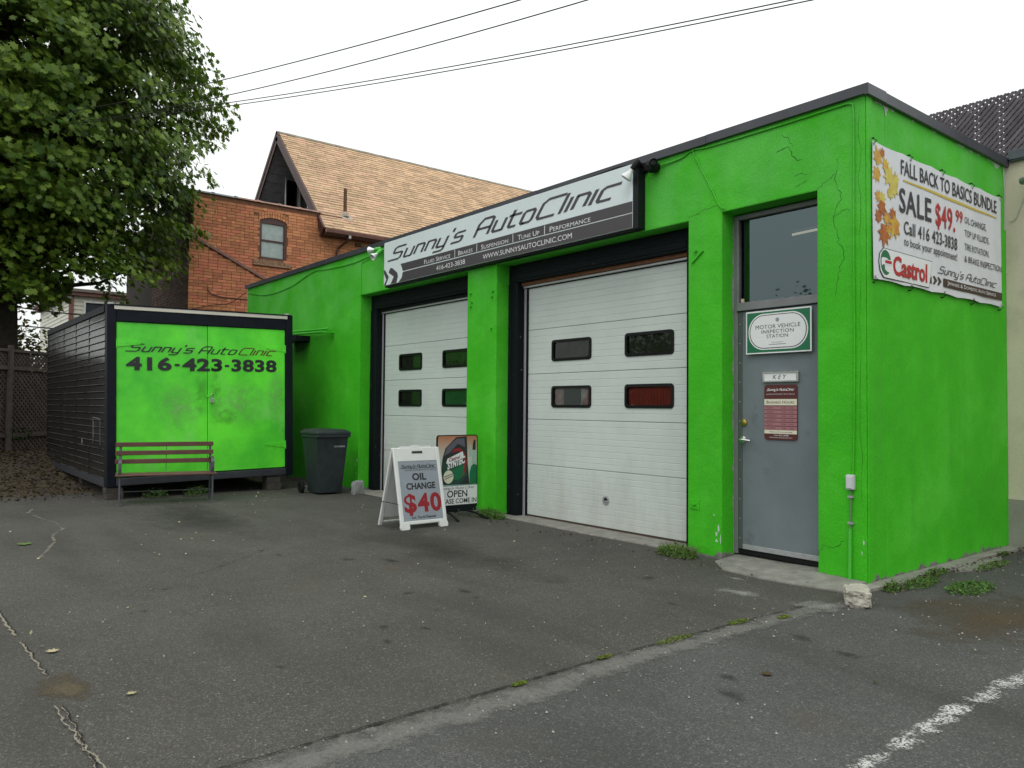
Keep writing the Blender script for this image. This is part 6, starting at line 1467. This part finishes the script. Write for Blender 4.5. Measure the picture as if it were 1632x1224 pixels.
# =====================================================================  OVERHEAD WIRES
def wire(label, a, m_, b, r=.012, ext=None):
    a, m_, b = Vector(a), Vector(m_), Vector(b); P = []
    for i in range(25):
        t = i/24; P.append(a*(1-t)*(1-2*t)+m_*4*t*(1-t)+b*t*(2*t-1))
    mb = MB(); mb.tube(P, r, 5); tag(build('overhead_wire', mb, M['cable'], smooth=True), label, 'wire', group='overhead wires crossing the sky')
for w_ in [
  ('uppermost thin wire crossing the sky toward the top left', (-19.886, -5.088, 8.213), (-11.255, -3.056, 6.749), (-2.624, -1.024, 5.775)),
  ('second wire down, meeting the maple above the others', (-19.89, -5.084, 8.03), (-11.035, -2.777, 6.567), (-2.18, -0.471, 5.788)),
  ('third wire down, running to the top right of the sky', (-19.888, -5.086, 8.137), (-10.39, -1.974, 6.666), (-0.892, 1.139, 5.754)),
  ('lowest wire, running just under the third to top right', (-19.888, -5.086, 8.106), (-10.289, -1.848, 6.634), (-0.69, 1.39, 5.783)),
 ]: wire(*w_, r=.0075)
for (p0, p1) in (((-24, -6.5, 4.6), (-24, .5, 4.15)), ((-24, -6.5, 3.95), (-24, .5, 3.75))):
    mb = MB(); mb.tube([Vector(p0).lerp(Vector(p1), i/8)-Vector((0, 0, .1*math.sin(math.pi*i/8))) for i in range(9)], .02, 5)
    tag(build('yard_wire', mb, M['cable'], smooth=True), 'dark wire behind the trunk, %s of the two' % ('upper' if p0[2] > 4.3 else 'lower'), 'wire')

# =====================================================================  WEEDS, MOSS, LITTER
def weed(label, c, rx, ry, h, n, size=.035, name='weed', cat='weed'):
    t = thing(name, label, cat, (c[0], c[1], 0)); ang_ = RNG.uniform(0, 6.28, n); rad = np.sqrt(RNG.uniform(0, 1, n)); P = np.stack([rx*rad*np.cos(ang_), ry*rad*np.sin(ang_), h*RNG.uniform(.05, 1, n)*(1.15-rad*.7)+.004], 1)
    N_ = RNG.normal(size=(n, 3))*.7+np.array([0, 0, .7]); me = leaves_mesh('leaves', P, N_, RNG.uniform(size*.5, size*1.2, n), M['weed'], SV*np.array([.7, 1, 1]), SFA)
    o = bpy.data.objects.new('leaves', me); COL.objects.link(o); o.parent = t; o['kind'] = 'stuff'
    V = []; F_ = []; nb = max(10, n//4)
    for i in range(nb):
        a = RNG.uniform(0, 6.28); r_ = math.sqrt(RNG.uniform()); x, y = rx*r_*math.cos(a)*.9, ry*r_*math.sin(a)*.9; dx, dy = RNG.normal(size=2)*.03*(h/.1); hh = h*RNG.uniform(.5, 1.25); k = len(V)
        V += [(x-.003, y, 0), (x+.003, y, 0), (x+dx*.5+.0022, y+dy*.5, hh*.6), (x+dx*.5-.0022, y+dy*.5, hh*.6), (x+dx*1.3, y+dy*1.3, hh)]; F_ += [(k, k+1, k+2, k+3), (k+3, k+2, k+4)]
    mb = MB(); mb.add(V, F_); build('blades', mb, M['weed'], t, local=True, kind='stuff')
weed('bushy green weed at the foot of the pillar right of the right garage door', (-1.82, -.20), .24, .14, .12, 800)
weed('low green weed at the foot of the middle pillar', (-5.02, -.10), .28, .13, .12, 700)
weed('leafy weed by the green corner beside the stone', (.19, .02), .06, .12, .08, 200, .028)
weed('second weed along the side wall, spreading over the footing', (.24, .42), .09, .30, .065, 380, .028)
weed('grassy tuft standing alone on the asphalt right of the corner', (.56, .58), .15, .30, .055, 520)
weed('sparse dry weed on the side wall footing', (.13, .95), .06, .22, .06, 200)
weed('low weeds in the joint of the footing, farther along the side wall', (.30, 1.75), .06, .38, .05, 260)
weed('tiny weed at the far end of the side wall', (.12, 2.5), .05, .12, .05, 90)
weed('thin grass tuft under the left half of the bench', (-9.75, -3.05), .12, .2, .17, 160, name='grass_tuft')
weed('thin grass tuft under the right half of the bench', (-9.7, -2.45), .12, .2, .19, 160, name='grass_tuft')
weed('ragged weeds at the fence foot beside the container', (-16.0, -4.4), .4, .5, .3, 500, .06)
for i, (x, y, rx, ry, lab) in enumerate([(.00, -1.78, .035, .11, 'moss cushion on the edging strip nearest the doorstep'), (.0, -2.45, .04, .17, 'longest yellow green moss cushion on the edging strip'), (.12, -1.42, .025, .07, 'small moss spot at the road side of the edging'), (.02, -3.72, .022, .05, 'small moss cushion on the nearest part of the edging'), (-.02, -3.05, .02, .06, 'thin moss line in the middle of the edging seam')]):
    t = thing('moss_cushion', lab, 'moss', (x, y, 0)); n = 420; a = RNG.uniform(0, 6.28, n); r_ = np.sqrt(RNG.uniform(0, 1, n)); P = np.stack([rx*r_*np.cos(a), ry*r_*np.sin(a), .009+.010*(1-r_*r_)*RNG.uniform(.3, 1, n)], 1)
    me = leaves_mesh('cushion', P, RNG.normal(size=(n, 3))*.5+np.array([0, 0, 1]), RNG.uniform(.006, .014, n), M['moss'], SV, SFA); o = bpy.data.objects.new('cushion', me); COL.objects.link(o); o.parent = t; o['kind'] = 'stuff'
# leaf litter
n = 15000; x = RNG.uniform(-19, -10.2, n); y = RNG.uniform(-8.5, -3.6, n)
dens = np.clip((-10.1-x)/2.0, .04, 1); k = RNG.uniform(0, 1, n) < dens; x, y = x[k], y[k]
P = np.stack([x, y, np.array([soilz(a, b) for a, b in zip(x, y)])+.012], 1)
me = leaves_mesh('fallen_leaves', P, RNG.normal(size=(len(P), 3))*.35+np.array([0, 0, 1]), RNG.uniform(.02, .065, len(P)), M['litter'])
o = bpy.data.objects.new('fallen_leaves', me); COL.objects.link(o); tag(o, 'brown fallen leaves covering the soil under the maple', 'fallen leaves', kind='stuff')
n = 520; x = RNG.uniform(-10.5, 1.5, n); y = -RNG.uniform(.2, 5.9, n); k = RNG.uniform(0, 1, n) < np.clip(.22-(x+2)/14, .06, 1); x, y = x[k], y[k]
P = np.stack([x, y, np.full(len(x), .012)], 1); me = leaves_mesh('litter_flecks', P, RNG.normal(size=(len(P), 3))*.3+np.array([0, 0, 1]), RNG.uniform(.012, .035, len(P)), M['paleleaf'], SV, SFA)
o = bpy.data.objects.new('litter_flecks', me); COL.objects.link(o); tag(o, 'small pale leaf flecks scattered over the asphalt', 'litter', kind='stuff')
n = 1800; x = RNG.uniform(-3, 2.6, n); y = RNG.uniform(-5.8, 2.5, n); near_ = (np.abs(x-.15) < .3) | ((np.abs(y+.35) < .25) & (x < 0)) | (x > .2) & (y > -1); k = near_ | (RNG.uniform(0, 1, n) < .25); k &= ~((x < .02) & (y > -.05)); x, y = x[k], y[k]
mb = MB()
for a, b in zip(x, y):
    s = RNG.uniform(.003, .010); V = [Vector((a+s*math.cos(t), b+s*math.sin(t)*.8, .004)) for t in (0, 1.6, 3.1, 4.6)]+[Vector((a, b, .006+s*.7))]; mb.add(V, [(0, 1, 4), (1, 2, 4), (2, 3, 4), (3, 0, 4)])
tag(build('gravel', mb, mat('gravel_grey', (.26, .25, .23), .9, island=.5)), 'loose pale gravel crumbs along the edging and footing', 'gravel', kind='stuff')
n = 420; t_ = RNG.uniform(0, 1, n); side_ = RNG.uniform(0, 1, n) < .55
x = np.where(side_, .16+np.abs(RNG.normal(size=n))*.10, -14*t_+0.0); y = np.where(side_, -.2+3.1*t_, -.22-np.abs(RNG.normal(size=n))*.12); k = side_ | (x > -9.3); x, y = x[k], y[k]
P = np.stack([x, y, np.full(len(x), .035)*(x > 0)+.014], 1); me = leaves_mesh('wall_foot_litter', P, RNG.normal(size=(len(P), 3))*.4+np.array([0, 0, 1]), RNG.uniform(.01, .04, len(P)), M['litter'], SV, SFA)
o = bpy.data.objects.new('wall_foot_litter', me); COL.objects.link(o); tag(o, 'bits of dead leaf gathered along the foot of the green walls', 'litter', kind='stuff')
# individually visible fallen leaves
for i, (x, y, s, r_, lab, mm) in enumerate([(-2.05, -5.55, .075, 1.2, 'pale curled leaf left of the silt patch', 'paleleaf'), (-1.05, -5.35, .05, .3, 'pale fallen leaf right of the silt patch', 'paleleaf'), (-6.2, -5.2, .16, .8, 'green leaf lying on the asphalt at the left edge', 'weed'),
                                  (.72, -2.55, .07, 2.2, 'brown dead leaf on the asphalt right of the edging strip', 'litter'), (1.15, -2.2, .03, .5, 'orange leaf scrap on the asphalt right of the edging strip', 'litter')]):
    P = maple2d(s, r_, 0, 0); mb = MB(); mb.add([(0, 0, .012)]+[(a, b, .008+.25*abs(a)*abs(b)/s) for a, b in P], [(0, j+1, (j+1) % len(P)+1) for j in range(len(P))])
    o = build('fallen_leaf', mb, M[mm]); o.location = (x, y, .002); tag(o, lab, 'leaf')

# every kind of which several stand in the picture is one group
_by = {}
for o in bpy.data.objects:
    if o.parent is None and 'category' in o: _by.setdefault(o['category'], []).append(o)
_g = {'cable': 'cables fixed to the walls', 'floodlight': 'floodlights at the ends of the shop sign', 'weed': 'weeds and grass tufts along the walls', 'moss': 'moss cushions on the edging strip',
      'timber block': 'timber blocks under the container', 'wire': 'wires', 'leaf': 'fallen leaves on the asphalt', 'tree': None, 'shrub': 'shrubs around the fence', 'sign': None}
for c_, L_ in _by.items():
    if len(L_) > 1 and _g.get(c_):
        for o in L_:
            if 'group' not in o: o['group'] = _g[c_]
